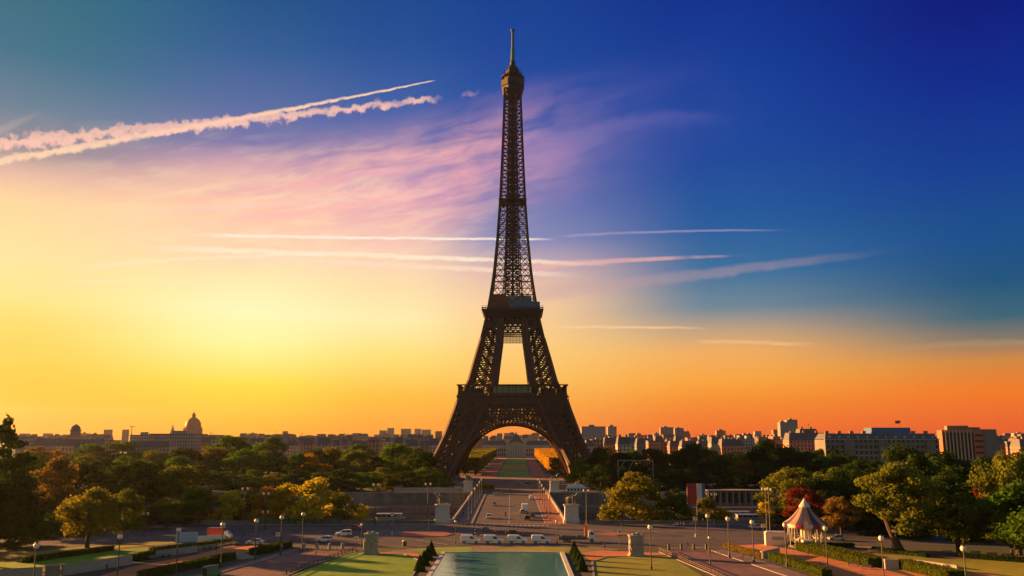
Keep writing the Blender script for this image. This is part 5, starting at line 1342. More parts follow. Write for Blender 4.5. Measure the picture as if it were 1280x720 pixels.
def pedestal(x, y, rz, label, k=1.0):
    t = thing('bridge_pedestal', label, 'pedestal', (x, y, .03), 0, 'pedestals at the bridge corners'); t.scale = (k,) * 3
    mb = MB(); mb.box((0, 0, .55), (5.6, 4.4, 1.1)); mb.obj('plinth', 'stone_white', t)
    mb = MB(); mb.frustum((0, 0, 1.11), (4.8, 3.6), (4.5, 3.3), 4.6); mb.obj('shaft', 'stone_white', t)
    mb = MB(); mb.box((0, 0, 5.95), (5.3, 4.0, .45)); mb.obj('cornice', 'stone_white', t)
    s = thing('horse_statue', label.replace('pale stone pedestal', 'bronze horse and warrior on the pedestal'), 'statue', (x, y, .03 + 6.18 * k), rz, 'horse statues at the bridge corners'); s.scale = (k * 1.45,) * 3
    for nm, me, loc in (('horse', horse_me, (0, .1, 0)), ('warrior', man_me, (.55, -.75, 0))):
        o = bpy.data.objects.new(nm, me); COL.objects.link(o); o.parent = s; o.location = loc
    mb = MB(); mb.box((0, 0, .02), (3.2, 2.2, .1)); mb.obj('base', 'bronze', s)
pedestal(XY(553, 303.5), 303.5, R(200), 'pale stone pedestal at the near left corner of the bridge')
pedestal(XY(714.5, 303.5), 303.5, R(-20), 'pale stone pedestal at the near right corner of the bridge')
pedestal(axis_x(462) - 22.6, 463, R(160), 'pale stone pedestal at the far left corner of the bridge')
pedestal(axis_x(462) + 22.6, 463, R(20), 'pale stone pedestal at the far right corner of the bridge')
# ------------------------------------------------------------------ vehicles
def car_mesh(kind):
    """side profiles (x forward, z up) of body and greenhouse"""
    if kind == 'hatch': return dict(L=4.2, W=1.75, body=[(-2.08, .28), (-2.1, .7), (-2.02, .92), (.9, .98), (1.75, .84), (2.05, .68), (2.1, .32)], cab=[(-2.0, .9), (-1.72, 1.42), (-1.2, 1.50), (.05, 1.48), (.95, .96)], wb=1.28, r=.31)
    if kind == 'sedan': return dict(L=4.6, W=1.8, body=[(-2.28, .3), (-2.3, .72), (-2.2, .95), (-1.5, 1.0), (.95, .98), (1.95, .86), (2.25, .68), (2.3, .32)], cab=[(-1.7, .98), (-1.05, 1.40), (-.5, 1.45), (.25, 1.42), (1.1, .97)], wb=1.38, r=.32)
    if kind == 'suv': return dict(L=4.5, W=1.85, body=[(-2.2, .38), (-2.25, .85), (-2.2, 1.08), (1.0, 1.12), (1.9, 1.02), (2.2, .82), (2.25, .4)], cab=[(-2.16, 1.05), (-2.0, 1.62), (-1.5, 1.76), (.1, 1.72), (1.0, 1.1)], wb=1.35, r=.37)
    if kind == 'van': return dict(L=4.6, W=1.85, body=[(-2.28, .32), (-2.3, 1.0), (-2.24, 1.84), (-2.05, 1.95), (.35, 1.92), (.62, 1.78), (1.25, 1.14), (2.0, .98), (2.26, .74), (2.3, .36)], cab=None, wb=1.4, r=.34)
CARN = {}
def loft_side(mb, prof, w0, w1=None, zt=None):
    """closed side profile, tumblehome to width w1 at the top"""
    n = len(prof); z0 = min(p[1] for p in prof); z1 = max(p[1] for p in prof); P = []
    for s in (-1, 1):
        for x, z in prof:
            k = 0 if w1 is None else (z - z0) / (z1 - z0)
            P.append((x, s * (w0 + ((w1 or w0) - w0) * k) / 2, z))
    F = [tuple(range(n)), tuple(range(n, 2 * n))[::-1]] + [(i, n + i, n + (i + 1) % n, (i + 1) % n) for i in range(n)]
    mb.add(P, F)
def car(kind, paint, px, py, heading, label, cat='car', k=1.06, Y=None, X=None, z=.035, name=None):
    x, y = G(px, py, z) if X is None else (X, Y)
    d = car_mesh(kind); t = thing(name or {'hatch': 'hatchback_car', 'sedan': 'saloon_car', 'suv': 'offroad_car', 'van': 'panel_van'}[kind], label, cat, (x, y, z), heading); t.scale = (k,) * 3
    mb = MB(); loft_side(mb, d['body'], d['W'], d['W'] * (.86 if kind == 'van' else .96))
    if d['cab']:
        xs = [p[0] for p in d['cab']]; mb.box(((d['cab'][1][0] + d['cab'][3][0]) / 2, 0, d['cab'][2][1] - .02), (d['cab'][3][0] - d['cab'][1][0] - .05, d['W'] * .74, .07))
        for q in (1, 3):
            for s in (-1, 1): mb.bar((d['cab'][q][0], s * d['W'] * .365, d['cab'][q][1] - .02), (d['cab'][0 if q == 1 else 4][0], s * d['W'] * .465, d['cab'][0 if q == 1 else 4][1]), .09)
        mb.bar((-.45, -d['W'] * .37, d['cab'][2][1] - .03), (-.5, -d['W'] * .475, .95), .09); mb.bar((-.45, d['W'] * .37, d['cab'][2][1] - .03), (-.5, d['W'] * .475, .95), .09)
    mb.obj('body', paint, t, bevel=.07)
    if d['cab']:
        mb = MB(); loft_side(mb, d['cab'], d['W'] * .93, d['W'] * .73); mb.obj('window', 'glass', t)
    else:
        mb = MB(); mb.add([(.66, -.74, 1.74), (.66, .74, 1.74), (1.24, .82, 1.17), (1.24, -.82, 1.17), (.69, -.74, 1.76), (.69, .74, 1.76), (1.28, .82, 1.19), (1.28, -.82, 1.19)], [(0, 1, 2, 3), (7, 6, 5, 4), (0, 4, 5, 1), (1, 5, 6, 2), (2, 6, 7, 3), (3, 7, 4, 0)]); mb.obj('windscreen', 'glass', t)
        for s in (-1, 1):
            yy = s * .885; mb = MB(); mb.add([(-.1, yy, 1.12), (1.0, yy, 1.12), (.52, yy * .945, 1.66), (-.1, yy * .945, 1.66)] + [(-.1, yy * 1.02, 1.12), (1.0, yy * 1.02, 1.12), (.52, yy * .965, 1.66), (-.1, yy * .965, 1.66)], [(0, 1, 2, 3), (7, 6, 5, 4), (0, 4, 5, 1), (1, 5, 6, 2), (2, 6, 7, 3), (3, 7, 4, 0)]); mb.obj('side_window', 'glass', t)
            mb = MB(); mb.box((-1.1, s * .925, .62), (2.0, .03, .12)); mb.obj('side_strip', 'greyp', t)
    for sx in (-1, 1):
        for s in (-1, 1):
            mb = MB(); mb.tube((sx * d['wb'], s * (d['W'] / 2 - .2), d['r']), (sx * d['wb'], s * (d['W'] / 2 + .02), d['r']), d['r'], d['r'], 16); wl = mb.obj('wheel', 'rubber', t)
            mb = MB(); mb.tube((sx * d['wb'], s * (d['W'] / 2 + .015), d['r']), (sx * d['wb'], s * (d['W'] / 2 + .03), d['r']), d['r'] * .6, d['r'] * .6, 12); mb.obj('rim', 'metal_light', wl)
    xf = d['body'][-1][0] - .05; xr = d['body'][0][0] - .02
    for s in (-1, 1):
        mb = MB(); mb.box((xf - .02, s * d['W'] * .34, .70), (.14, .34, .16)); mb.obj('headlight', 'lampglass', t)
        mb = MB(); mb.box((xr, s * d['W'] * .38, .82), (.1, .2, .26)); mb.obj('tail_light', 'taillight', t)
    mb = MB(); mb.box((xf + .06, 0, .42), (.12, d['W'] * .9, .2)); mb.box((xr - .0, 0, .42), (.14, d['W'] * .9, .2)); mb.obj('bumper', 'greyp', t)
    return t
car('hatch', 'white', 405, 677.2, R(180), 'white small hatchback driving on the street left of the sculpted stone pier')
car('suv', 'white', 429.5, 670.3, R(188), 'white offroad car behind the white hatchback on the street')
car('sedan', 'silver', 319, 680.6, R(182), 'silver car at the left street corner by the garden lamp')
car('sedan', 'redp', 443, 662.2, R(180), 'dark red car on the quay lane under the small golden trees', k=1.0)
for i, (px, lb) in enumerate(((588, 'white panel van leftmost in the row of four by the pool head'), (617, 'white panel van second from left in the row of four'), (646.5, 'white panel van third from left in the row of four'), (676.5, 'white panel van rightmost in the row of four, apart from the others'))):
    car('van', 'white', px, 679.2, R(0), lb, 'van', 1.16)
car('sedan', 'blackp', 642, 669.0, R(3), 'black saloon waiting behind the white vans', k=1.06)
car('hatch', 'white', 611, 648.2, R(-90), 'pale car nearest the street on the left side of the bridge')
car('hatch', 'silver', 618, 632.4, R(-90), 'silver car in the middle of the left side of the bridge')
car('sedan', 'silver', 619.5, 619.5, R(-90), 'pale car farthest down the left side of the bridge')
car('hatch', 'blackp', 659, 649.8, R(88), 'black car nearest the street on the right side of the bridge')
car('sedan', 'greyp', 665.5, 647.0, R(88), 'dark grey car beside the black one on the right side of the bridge')
car('hatch', 'silver', 653, 641.8, R(90), 'light car just behind the box lorry on the bridge')
car('van', 'white', 664, 624.5, R(90), 'white van farthest down the right side of the bridge', 'van', 1.1)
for px, py, pt, lb in ((576, 606.0, 'silver', 'small silver car parked under the left leg of the tower'), (566, 607, 'blackp', 'small dark car parked under the left leg of the tower'), (660, 605.5, 'blackp', 'dark car crossing at the far end of the bridge'), (648, 606, 'greyp', 'grey car crossing at the far end of the bridge'), (703, 607, 'white', 'white car parked at the far right end of the bridge')):
    car('hatch', pt, px, py, R(0), lb, z=.095)
for px, py, pt, lb in ((1046, 675.5, 'silver', 'silver car parked right of the carousel'), (958, 661, 'greyp', 'grey car behind the white ticket kiosk'), (972, 661.5, 'blackp', 'black car behind the carousel canopy'), (946, 661, 'silver', 'silver car at the street end left of the tall dark posts')):
    car('sedan', pt, px, py, R(178), lb)
# motorbikes
def motorbike(px, py, rz, label):
    x, y = G(px, py)
    if 'mb' in PR: return dup(PR['mb'], (x, y, .03), rz, label)
    t = thing('motorbike', label, 'motorbike', (x, y, .03), rz, 'motorbikes waiting on the street'); PR['mb'] = t; t.scale = (1.1,) * 3
    for sx in (-.72, .72):
        mb = MB(); n = 20
        for i in range(n): a, b = 2 * math.pi * i / n, 2 * math.pi * (i + 1) / n; mb.bar((sx + .28 * math.cos(a), 0, .33 + .28 * math.sin(a)), (sx + .28 * math.cos(b), 0, .33 + .28 * math.sin(b)), .13)
        wl = mb.obj('wheel', 'rubber', t); mb = MB(); mb.tube((sx, -.03, .33), (sx, .03, .33), .22, .22, 12); mb.obj('rim', 'metal_light', wl)
    mb = MB(); mb.bar((-.72, 0, .33), (-.1, 0, .55), .14); mb.bar((.72, 0, .33), (.45, 0, .95), .10); mb.box((.0, 0, .45), (.5, .28, .4)); mb.obj('frame', 'metal', t)
    mb = MB(); mb.frustum((.12, 0, .68), (.55, .30), (.4, .22), .26); mb.obj('tank', 'blackp', t, bevel=.05)
    mb = MB(); mb.frustum((-.42, 0, .70), (.75, .26), (.66, .22), .13); mb.obj('saddle', 'rubber', t)
    mb = MB(); mb.bar((.42, -.36, 1.02), (.42, .36, 1.02), .05); mb.obj('handlebar', 'metal', t)
    mb = MB(); mb.ball((.6, 0, .88), .11, 8); mb.obj('headlight', 'lampglass', t)
    # rider is a person of their own
    return t
motorbike(594.5, 670, R(8), 'motorbike with a crouched rider behind the leftmost white van')
motorbike(619.5, 668.5, R(8), 'motorbike with a rider behind the second white van')
motorbike(607, 663, R(4), 'riderless-looking small motorbike close to the bridge mouth')
# people
def person(x, y, rz, label, pose='stand', top='cloth_dark', legs='cloth_blue', z=.03, sit=None):
    t = thing('person', label, 'person', (x, y, z), rz)
    if sit is not None:
        P, E, Rr = human('stand'); P = [list(p) for p in P]
        for k, v in {6: (.05, .12, .88), 7: (.42, .17, .80), 8: (.22, .17, .42), 9: (.36, .17, .38), 10: (.05, -.12, .88), 11: (.42, -.17, .80), 12: (.22, -.17, .42), 13: (.36, -.17, .38), 1: (.04, 0, 1.12), 2: (.14, 0, 1.32), 3: (.18, 0, 1.43), 4: (.22, 0, 1.51), 5: (.25, 0, 1.62), 14: (.14, .19, 1.33), 15: (.34, .26, 1.14), 16: (.60, .28, 1.06), 17: (.14, -.19, 1.33), 18: (.34, -.26, 1.14), 19: (.60, -.28, 1.06)}.items(): P[k] = v
        zoff = sit
    else: P, E, Rr = human(pose); zoff = 0
    me = skin_mesh('body', [(a, b, c + zoff) for a, b, c in P], E, Rr)
    for m in ('skin', top, legs, 'hair'): me.materials.append(M[m])
    for pl in me.polygons:
        c = pl.center; zz = c.z - zoff
        hip = .93 if sit is None else .94
        hand = abs(c.y) > .2 and ((sit is None and zz < .95) or (sit is not None and c.x > .52 and zz > .95))
        pl.material_index = 0 if hand else (0 if zz > P[3][2] - .02 else (1 if zz > hip else (3 if zz < .09 and sit is None else 2)))
    o = bpy.data.objects.new('body', me); COL.objects.link(o); o.parent = t
    hx, hy, hz = P[5]
    mb = MB(); mb.lathe([(.105, -.02), (.108, .04), (.085, .09), (.03, .115)], (hx - .015, hy, hz + zoff), 10); mb.obj('helmet' if sit is not None else 'hair', 'blackp' if sit is not None else 'hair', t, smooth=True)
    return t
for px, py, lb, tp in ((594.5, 670, 'rider in dark clothes crouched on the motorbike behind the leftmost white van', 'cloth_dark'), (619.5, 668.5, 'rider in blue clothes on the motorbike behind the second white van', 'cloth_blue')):
    x, y = G(px, py); p = person(x - .35, y - .05, R(8), lb, top=tp, legs='cloth_dark', z=.05, sit=.10); p.scale = (1.08,) * 3
x, y = G(133, 714.5); person(x, y, R(-60), 'person in dark clothes standing at the end of the long pale garden wall', 'walk', 'cloth_dark', 'cloth_dark')
x, y = G(1116, 688.5); person(x, y, R(-90), 'person in a light top standing on the park path left of the leaning trunk', 'stand', 'cloth_tan', 'cloth_blue')
x, y = G(1272, 700.5); person(x, y, R(-120), 'person in a tan coat near the right edge, on the park path', 'walk', 'cloth_tan', 'cloth_tan')
for px, Y, lb, tp in ((684, 318, 'pedestrian in red on the right pavement of the bridge, close to the street', 'cloth_red'), (688, 330, 'pedestrian in dark clothes on the right pavement of the bridge', 'cloth_dark'), (579, 330, 'pedestrian in dark clothes on the left pavement of the bridge', 'cloth_dark'), (622, 474, 'pedestrian crossing beyond the far end of the bridge, left of the lawn axis', 'cloth_blue'), (637, 476, 'pedestrian crossing beyond the far end of the bridge, on the lawn axis', 'cloth_red')):
    person(XY(px, Y), Y, R(90), lb, 'walk', tp, 'cloth_dark', .155 if Y < 460 else .09)
PL = 'strollers on the squares'
for px, py, lb, tp, lg in ((395, 694, 'stroller in red walking on the left avenue by the post fence', 'cloth_red', 'cloth_dark'), (466, 684.5, 'stroller in blue at the street edge, above the sculpted pier on the left', 'cloth_blue', 'cloth_dark'),
        (352, 689, 'stroller in a tan coat on the pavement at the left hedge corner', 'cloth_tan', 'cloth_blue'), (860, 684.5, 'stroller in dark clothes between the bollards of the right avenue', 'cloth_dark', 'cloth_dark'),
        (928, 700, 'stroller in a tan coat on the right avenue pavement', 'cloth_tan', 'cloth_dark'), (1010, 696, 'stroller in red on the orange path below the carousel', 'cloth_red', 'cloth_blue'), (756, 687.5, 'stroller in blue on the verge path left of the right sculpted pier', 'cloth_blue', 'cloth_dark'), (270, 690, 'stroller in dark clothes on the sandy path by the benches', 'cloth_dark', 'cloth_blue')):
    x, y = G(px, py); person(x, y, R((px * 37) % 360), lb, 'walk', tp, lg, .13 if px in (352, 928) else .06)
# box lorry on the bridge
def lorry(X, Y, rz, label):
    t = thing('box_lorry', label, 'lorry', (X, Y, .035), rz)
    mb = MB(); mb.box((-1.0, 0, 2.1), (5.2, 2.4, 2.6)); mb.obj('cargo_box', 'white', t, bevel=.04)
    mb = MB(); loft_side(mb, [(1.75, .5), (1.75, 2.5), (2.9, 2.5), (3.35, 1.6), (3.5, 1.4), (3.5, .5)], 2.2, 2.05); mb.obj('cab', 'white', t, bevel=.06)
    mb = MB(); mb.add([(2.96, -.95, 2.38), (2.96, .95, 2.38), (3.36, 1.0, 1.66), (3.36, -1.0, 1.66), (3.0, -.95, 2.40), (3.0, .95, 2.40), (3.40, 1.0, 1.68), (3.40, -1.0, 1.68)], [(0, 1, 2, 3), (7, 6, 5, 4), (0, 4, 5, 1), (1, 5, 6, 2), (2, 6, 7, 3), (3, 7, 4, 0)]); mb.obj('windscreen', 'glass', t)
    mb = MB(); mb.box((-.2, 0, .66), (6.2, 1.0, .26)); mb.box((-3.5, 0, .6), (.1, 2.3, .2)); mb.obj('chassis', 'metal', t)
    for sx in (-2.3, 2.4):
        for s in (-1, 1): mb = MB(); mb.tube((sx, s * .8, .45), (sx, s * 1.12, .45), .45, .45, 14); mb.obj('wheel', 'rubber', t)
    for s in (-1, 1): mb = MB(); mb.box((-3.56, s * .9, .62), (.08, .3, .16)); mb.obj('tail_light', 'taillight', t)
lorry(XY(656, 345), 345, R(90), 'white box lorry driving away across the bridge')
# flatbed truck with a loading crane
x, y = G(721, 677.5); t = thing('flatbed_truck', 'flatbed truck with a folded orange loading crane, right of the white vans', 'truck', (x, y, .03), R(0))
mb = MB(); mb.box((-1.4, 0, 1.12), (7.4, 2.5, .16)); mb.box((-1.4, -1.25, 1.32), (7.4, .06, .34)); mb.box((-1.4, 1.25, 1.32), (7.4, .06, .34)); mb.box((-5.1, 0, 1.32), (.06, 2.5, .34)); mb.obj('flat_bed', 'greyp', t)
mb = MB(); mb.box((-.1, 0, .82), (10, 1.0, .3)); mb.obj('chassis', 'metal', t)
mb = MB(); loft_side(mb, [(3.25, .6), (3.25, 2.95), (4.6, 2.95), (5.05, 1.95), (5.1, .6)], 2.4, 2.25); mb.obj('cab', 'white', t, bevel=.06)
mb = MB(); mb.add([(4.66, -1.0, 2.82), (4.66, 1.0, 2.82), (5.06, 1.06, 2.0), (5.06, -1.06, 2.0), (4.7, -1.0, 2.84), (4.7, 1.0, 2.84), (5.10, 1.06, 2.02), (5.10, -1.06, 2.02)], [(0, 1, 2, 3), (7, 6, 5, 4), (0, 4, 5, 1), (1, 5, 6, 2), (2, 6, 7, 3), (3, 7, 4, 0)]); mb.obj('windscreen', 'glass', t)
for s in (-1, 1): mb = MB(); mb.box((4.15, s * 1.17, 2.35), (.8, .05, .7)); mb.obj('side_window', 'glass', t)
mb = MB(); mb.box((2.6, 0, 2.0), (.7, 1.0, 1.8)); mb.bar((2.6, 0, 2.6), (2.55, 0, 4.9), .42); mb.bar((2.55, .1, 4.8), (1.9, .3, 3.1), .32); mb.bar((1.9, .3, 3.1), (3.3, .5, 4.7), .26); mb.tube((2.2, -.4, 1.2), (2.2, -.4, 3.9), .12); mb.obj('crane_arm', 'orangep', t)
mb = MB(); mb.box((-3.9, 0, 1.55), (.9, 2.2, .7)); mb.box((.7, .3, 1.5), (1.4, 1.2, .6)); mb.obj('load', 'wood', t)
for sx in (-3.4, -2.25, 4.1):
    for s in (-1, 1):
        mb = MB(); mb.tube((sx, s * .85, .52), (sx, s * 1.2, .52), .52, .52, 16); wl = mb.obj('wheel', 'rubber', t); mb = MB(); mb.tube((sx, s * 1.195, .52), (sx, s * 1.22, .52), .26, .26, 12); mb.obj('rim', 'metal_light', wl)
for s in (-1, 1): mb = MB(); mb.box((5.12, s * .85, .95), (.1, .36, .24)); mb.obj('headlight', 'lampglass', t)
mb = MB(); mb.box((4.0, 0, 3.08), (.5, 1.4, .22)); mb.obj('beacon_bar', 'orangep', t)
# red truck behind the hoarding
x, y = G(274, 674.0); t = thing('red_truck', 'dark red covered truck with a white nose, beside the blue and white hoarding', 'truck', (x, y, .03), R(2))
mb = MB(); mb.box((-.9, 0, 1.95), (4.6, 2.3, 2.5)); mb.obj('cargo_box', 'redp', t, bevel=.08)
mb = MB(); loft_side(mb, [(1.5, .5), (1.5, 2.3), (2.4, 2.3), (3.2, 1.4), (3.5, 1.2), (3.5, .5)], 2.2, 2.0); cb = mb.obj('cab', 'white', t, bevel=.08)
mb = MB(); mb.add([(2.46, -.92, 2.2), (2.46, .92, 2.2), (3.2, 1.0, 1.44), (3.2, -1.0, 1.44), (2.5, -.92, 2.22), (2.5, .92, 2.22), (3.24, 1.0, 1.46), (3.24, -1.0, 1.46)], [(0, 1, 2, 3), (7, 6, 5, 4), (0, 4, 5, 1), (1, 5, 6, 2), (2, 6, 7, 3), (3, 7, 4, 0)]); mb.obj('windscreen', 'glass', cb)
for sx in (-2.3, 2.5):
    for s in (-1, 1): mb = MB(); mb.tube((sx, s * .8, .45), (sx, s * 1.12, .45), .45, .45, 14); mb.obj('wheel', 'rubber', t)
mb = MB(); mb.box((0, 0, .62), (5.8, 1.1, .3)); mb.obj('chassis', 'metal', t)
# blue and white hoarding
x0, y0 = G(219, 678.5); x1, y1 = G(282, 676.0); ln = math.hypot(x1 - x0, y1 - y0)
t = thing('hoarding', 'pale blue and white site hoarding in front of the red truck on the left', 'hoarding', (x0, y0, .02), math.atan2(y1 - y0, x1 - x0))
mb = MB(); mb.box((ln * .22, 0, 1.35), (ln * .44, .12, 2.7)); mb.obj('tall_panel', mat('pale_blue', (.36, .44, .58), .6, noise=.12, nscale=.6), t)
mb = MB(); mb.box((ln * .72, 0, .8), (ln * .55, .12, 1.6)); mb.obj('low_panel', 'white', t)
for i in range(9): mb = MB(); mb.box((i * ln / 8, .12, .9), (.12, .12, 1.8)); mb.obj('post', 'metal', t)
# green utility cart at the bottom of the left avenue
x, y = G(264, 723); t = thing('utility_cart', 'green utility cart with a dark open rear at the bottom edge, left of the avenue', 'utility vehicle', (x, y, .14), R(58))
mb = MB(); loft_side(mb, [(-1.7, .4), (-1.7, 2.3), (.9, 2.3), (1.35, 1.5), (1.8, 1.2), (1.8, .4)], 1.7, 1.55); mb.obj('body', 'greenp', t, bevel=.06)
mb = MB(); mb.box((-1.71, 0, 1.35), (.06, 1.35, 1.5)); mb.obj('rear_opening', 'blackp', t)
mb = MB(); mb.box((-.3, 0, 2.36), (2.9, 1.75, .12)); mb.obj('roof', 'metal', t)
mb = MB(); mb.add([(.95, -.7, 2.2), (.95, .7, 2.2), (1.36, .74, 1.54), (1.36, -.74, 1.54), (.99, -.7, 2.22), (.99, .7, 2.22), (1.40, .74, 1.56), (1.40, -.74, 1.56)], [(0, 1, 2, 3), (7, 6, 5, 4), (0, 4, 5, 1), (1, 5, 6, 2), (2, 6, 7, 3), (3, 7, 4, 0)]); mb.obj('windscreen', 'glass', t)
for sx in (-1.1, 1.2):
    for s in (-1, 1): mb = MB(); mb.tube((sx, s * .62, .34), (sx, s * .88, .34), .34, .34, 14); mb.obj('wheel', 'rubber', t)
for s in (-1, 1): mb = MB(); mb.box((-1.73, s * .7, .7), (.06, .14, .22)); mb.obj('tail_light', 'taillight', t)
mb = MB(); mb.ball((-.2, .3, 2.5), .14, 8); mb.obj('beacon', 'orangep', t)
# litter bin / ticket machine by the street
for px, py, lb in ((505.5, 682.6, 'small yellow-topped litter bin on the verge by the street, left of the vans'), (954, 697, 'rounded white-dark waste bin at the low wall of the orange terrace')):
    x, y = G(px, py); t = thing('litter_bin', lb, 'bin', (x, y, .04)); mb = MB(); mb.lathe([(.5, 0), (.55, .1), (.6, 1.1), (.62, 1.15)], n=12); mb.obj('drum', 'metal', t); mb = MB(); mb.lathe([(.64, 1.16), (.62, 1.4), (.3, 1.55), (.05, 1.6)], n=12); mb.obj('lid', 'cream', t)
# river boats
def boat(px, Y, ln, label, h=3.0, dark=False):
    t = thing('river_boat', label, 'boat', (XY(px, Y, -7), Y, -8.02), 0)
    n = 12; P = []
    for z, k in ((0, .78), (1.5, 1.0)):
        for i in range(n):
            a = 2 * math.pi * i / n; P.append((math.copysign(abs(math.cos(a)) ** .55, math.cos(a)) * ln / 2 * k, math.copysign(abs(math.sin(a)) ** .8, math.sin(a)) * 2.6 * k, z))
    mb = MB(); mb.add(P, [tuple(range(n))[::-1], tuple(range(n, 2 * n))] + [(i, (i + 1) % n, n + (i + 1) % n, n + i) for i in range(n)]); mb.obj('hull', 'boat', t)
    mb = MB(); mb.box((-ln * .03, 0, 1.5 + h / 2), (ln * .78, 4.2, h)); mb.obj('cabin', 'boat', t, bevel=.15)
    for i in range(int(ln * .72 / 2.4)):
        mb = MB(); mb.box((-ln * .38 + i * 2.4 + .2, -2.12, 1.5 + h * .55), (1.9, .1, h * .5)); mb.obj('window', 'glass', t)
    mb = MB(); mb.box((-ln * .03, 0, 1.55 + h), (ln * .82, 4.6, .16)); mb.obj('roof', 'silver', t)
boat(488, 398, 14, 'pale river boat with a row of dark windows left of the bridge pedestal', 1.7)
boat(912, 410, 24, 'long pale moored river boat on the right, behind the low golden quay tree', 1.7)
boat(940, 396, 16, 'second pale moored boat at the right, in front of the dark quay openings', 1.5)
boat(430, 432, 16, 'low pale moored boat partly hidden by the small golden quay trees', 1.8)
# quay building, banners, tent, steel frame
YB = 452; xa, xb = XY(884, YB, 0), XY(955, YB, 0); t = thing('quay_building', 'low quay building with a row of dark openings between pale posts, under the right wood', 'building', ((xa + xb) / 2, YB, -5.2)); wq = xb - xa
mb = MB(); mb.box((0, 3.6, 3.6), (wq, 5, 7.2)); mb.obj('wall', 'stone_dark', t); mb = MB(); mb.box((0, 2.2, 7.4), (wq + 1, 9, .4)); mb.obj('roof', 'stone', t)
for i in range(9): mb = MB(); mb.box((-wq / 2 + 1.9 + i * (wq - 3.8) / 8, 1.02, 3.4), (2.2, .2, 4.6)); mb.obj('opening', 'blackp', t)
for i in range(10): mb = MB(); mb.box((-wq / 2 + .25 + i * (wq - .5) / 9, -1.6, 3.6), (.36, .36, 7.2)); mb.obj('post', 'stone', t)
for px, wpx, m, lb in ((865, 12, 'redp', 'tall red banner panel among the low quay trees on the right'), (874.5, 7, 'canvas', 'white banner panel right of the red one'), (879.5, 4, 'bluep', 'narrow blue banner panel right of the white one')):
    Yn = 425; x = XY(px, Yn, 0); wn = wpx / FPX * Yn; z0 = -5.2; z1 = ZY(609, Yn)
    t = thing('banner', lb, 'banner', (x, Yn, -8)); mb = MB(); mb.box((0, 0, 5.5 + (z1 + 4) / 2 - .0), (wn * .94, .12, (z1 + 8) - 3.5)); mb.obj('cloth', m, t)
    for s in (-1, 1): mb = MB(); mb.tube((s * wn * .47, .12, 0), (s * wn * .47, .12, z1 + 8), .08, .08, 6); mb.obj('pole', 'metal_light', t)
Yt = 470; t = thing('white_tent', 'white pavilion tent at the far right end of the bridge', 'tent', (XY(720.5, Yt), Yt, .09)); wt_ = 24 / FPX * Yt
mb = MB(); mb.box((0, 0, 1.3), (wt_, 5, 2.6)); mb.obj('side_wall', 'canvas', t); mb = MB(); mb.frustum((0, 0, 2.6), (wt_ + .5, 5.6), (wt_ * .5, .4), 1.7); mb.obj('roof', 'canvas', t)
for i in range(6): mb = MB(); mb.box((-wt_ * .42 + i * wt_ * .168, -2.53, 1.5), (wt_ * .10, .06, 1.1)); mb.obj('window', 'glass', t)
Yk = 478; t = thing('white_kiosk', 'small pale kiosk beside the far left pedestal of the bridge', 'kiosk', (XY(572, Yk), Yk, .09)); mb = MB(); mb.box((0, 0, 1.4), (3.4, 2.6, 2.8)); mb.obj('wall', 'canvas', t); mb = MB(); mb.frustum((0, 0, 2.8), (4.2, 3.4), (2.6, 1.6), .6); mb.obj('roof', 'zinc', t); mb = MB(); mb.box((0, -1.32, 1.6), (2.2, .08, 1.0)); mb.obj('opening', 'blackp', t)
Ys = 492; xl, xr = XY(773, Ys), XY(817, Ys); zt_ = ZY(575.5, Ys); t = thing('steel_frame', 'tall thin steel frame standing before the dark wood right of the tower', 'frame', ((xl + xr) / 2, Ys, 0)); hw2 = (xr - xl) / 2
for s in (-1, 1): mb = MB(); mb.bar((s * hw2, 0, 0), (s * hw2, 0, zt_), .34); mb.obj('upright', 'metal_light', t)
mb = MB(); mb.bar((-hw2, 0, zt_), (hw2, 0, zt_), .38); mb.obj('crossbar', 'metal_light', t); mb = MB(); mb.bar((-hw2 * .1, 0, zt_), (-hw2 * .5, 0, zt_ * .55), .3); mb.bar((-hw2, 0, zt_ * .6), (-hw2 * .6, 0, zt_), .25); mb.obj('brace', 'metal_light', t)
# ------------------------------------------------------------------ carousel
xc, yc = G(1008.5, 683.5); t = thing('carousel', 'round carousel with a pointed striped tent roof among the trees on the right', 'carousel', (xc, yc, .03)); t.scale = (.93, .93, .98)
mb = MB(); mb.lathe([(5.3, 0), (5.3, .35), (5.1, .4), (5.1, .55)], n=32); mb.obj('platform', 'wood', t)
mb = MB(); mb.lathe([(1.6, .5), (1.6, 5.6)], n=12); mb.obj('centre_drum', 'cream', t)
zE, zT = 6.2, 12.4
for i in range(16):
    a0, a1 = 2 * math.pi * i / 16, 2 * math.pi * (i + 1) / 16
    mb = MB(); prof = [(6.2, zE), (4.9, zE + .75), (3.5, zE + 1.9), (2.3, zE + 3.2), (1.45, zE + 4.3)]
    mb.lathe(prof, n=2, a0=a0, a1=a1); mb.lathe([(r, z - .08) for r, z in prof], n=2, a0=a0, a1=a1); mb.obj('roof_stripe', 'canvas_sunlit' if i % 2 else 'navy', t)
mb = MB(); mb.lathe([(1.55, zE + 4.25), (1.6, zE + 4.5), (1.0, zE + 5.3), (.45, zE + 6.1), (.06, zT + .5)], n=16); mb.obj('roof_cap', 'canvas', t)
for i in range(16):
    a0, a1 = 2 * math.pi * i / 16, 2 * math.pi * (i + 1) / 16
    mb = MB(); mb.lathe([(6.2, zE - .02), (6.25, zE - .5), (6.15, zE - .95)], n=3, a0=a0, a1=a1); mb.obj('valance', 'cream' if i % 2 else 'redp', t)
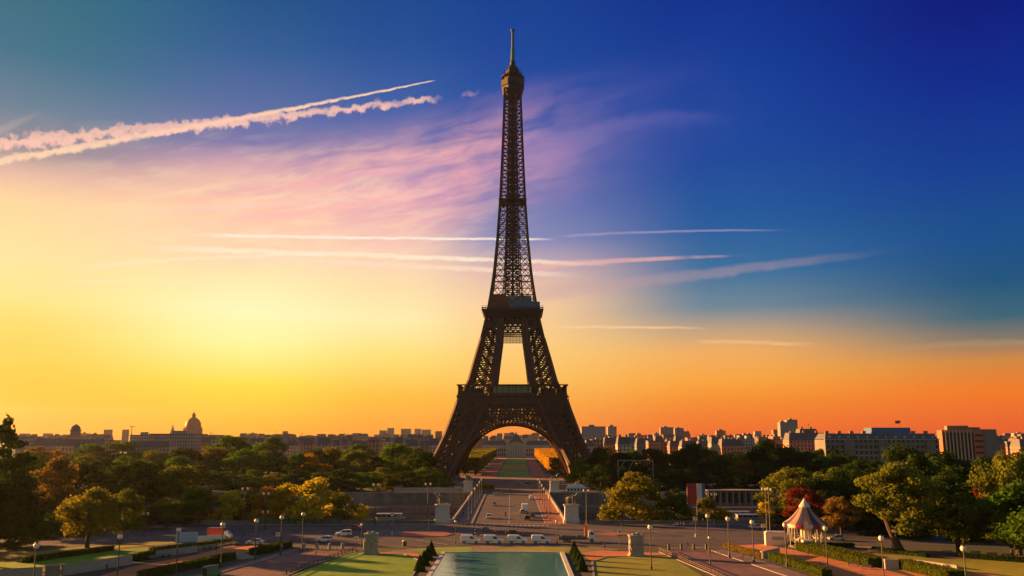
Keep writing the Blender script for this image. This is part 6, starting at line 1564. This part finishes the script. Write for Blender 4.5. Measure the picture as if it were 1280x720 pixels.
for i in range(16):
    a = 2 * math.pi * (i + .5) / 16; mb = MB(); mb.tube((5.0 * math.cos(a), 5.0 * math.sin(a), .5), (5.0 * math.cos(a), 5.0 * math.sin(a), zE - .1), .09, .09, 6); mb.obj('column', 'cream', t)
cm = skin_mesh('carousel_horse', [(p[0] * .5, p[1] * .5, p[2] * .5) for p in HP], HE, [r * .5 for r in HR], 1); cm.materials.append(M['cream'])
for i in range(12):
    a = 2 * math.pi * i / 12; o = bpy.data.objects.new('ride_horse', cm); COL.objects.link(o); o.parent = t; o.location = (3.7 * math.cos(a), 3.7 * math.sin(a), 1.0 + .3 * (i % 2)); o.rotation_euler = (0, 0, a + R(90))
    mb = MB(); mb.tube((0, 0, -.6), (0, 0, 3.8), .04, .04, 6); mb.obj('ride_pole', 'metal_light', o)
x, y = G(970, 681.5); t = thing('ticket_kiosk', 'white boxy kiosk with a sunlit end left of the carousel', 'kiosk', (x, y, .03), R(-8))
mb = MB(); mb.box((0, 0, 1.6), (5.6, 2.6, 3.2)); mb.obj('wall', 'cream', t); mb = MB(); mb.frustum((0, 0, 3.2), (5.9, 2.9), (4.6, 1.6), .45); mb.obj('roof', 'canvas', t); mb = MB(); mb.box((.4, -1.32, 1.9), (3.0, .06, .9)); mb.obj('shutter', 'metal_light', t)
x, y = G(1000, 683.8); t = thing('ticket_booth', 'small pale ticket booth at the front of the carousel', 'kiosk', (x, y - 6.2, .03), 0); mb = MB(); mb.box((0, 0, 1.1), (2.6, 1.6, 2.2)); mb.obj('wall', 'cream', t); mb = MB(); mb.frustum((0, 0, 2.2), (3, 2), (2.4, 1.2), .3); mb.obj('roof', 'canvas', t); mb = MB(); mb.box((0, -.82, 1.4), (1.6, .06, .7)); mb.obj('window', 'glass', t)
# ------------------------------------------------------------------ haze
mb = MB(); mb.box((0, 4350, 153.5), (14400, 9900, 335))
hz = mb.obj('haze', None); hz['kind'] = 'stuff'
hm = bpy.data.materials.new('haze_air'); hm.use_nodes = True; nt = hm.node_tree; nt.nodes.clear()
pvn = nt.nodes.new('ShaderNodeVolumePrincipled'); pvn.inputs['Color'].default_value = (0.84, 0.84, 0.92, 1); pvn.inputs['Density'].default_value = HAZE_DENSITY; pvn.inputs['Anisotropy'].default_value = 0.74
om = nt.nodes.new('ShaderNodeOutputMaterial'); nt.links.new(pvn.outputs[0], om.inputs['Volume'])
hz.data.materials.append(hm)
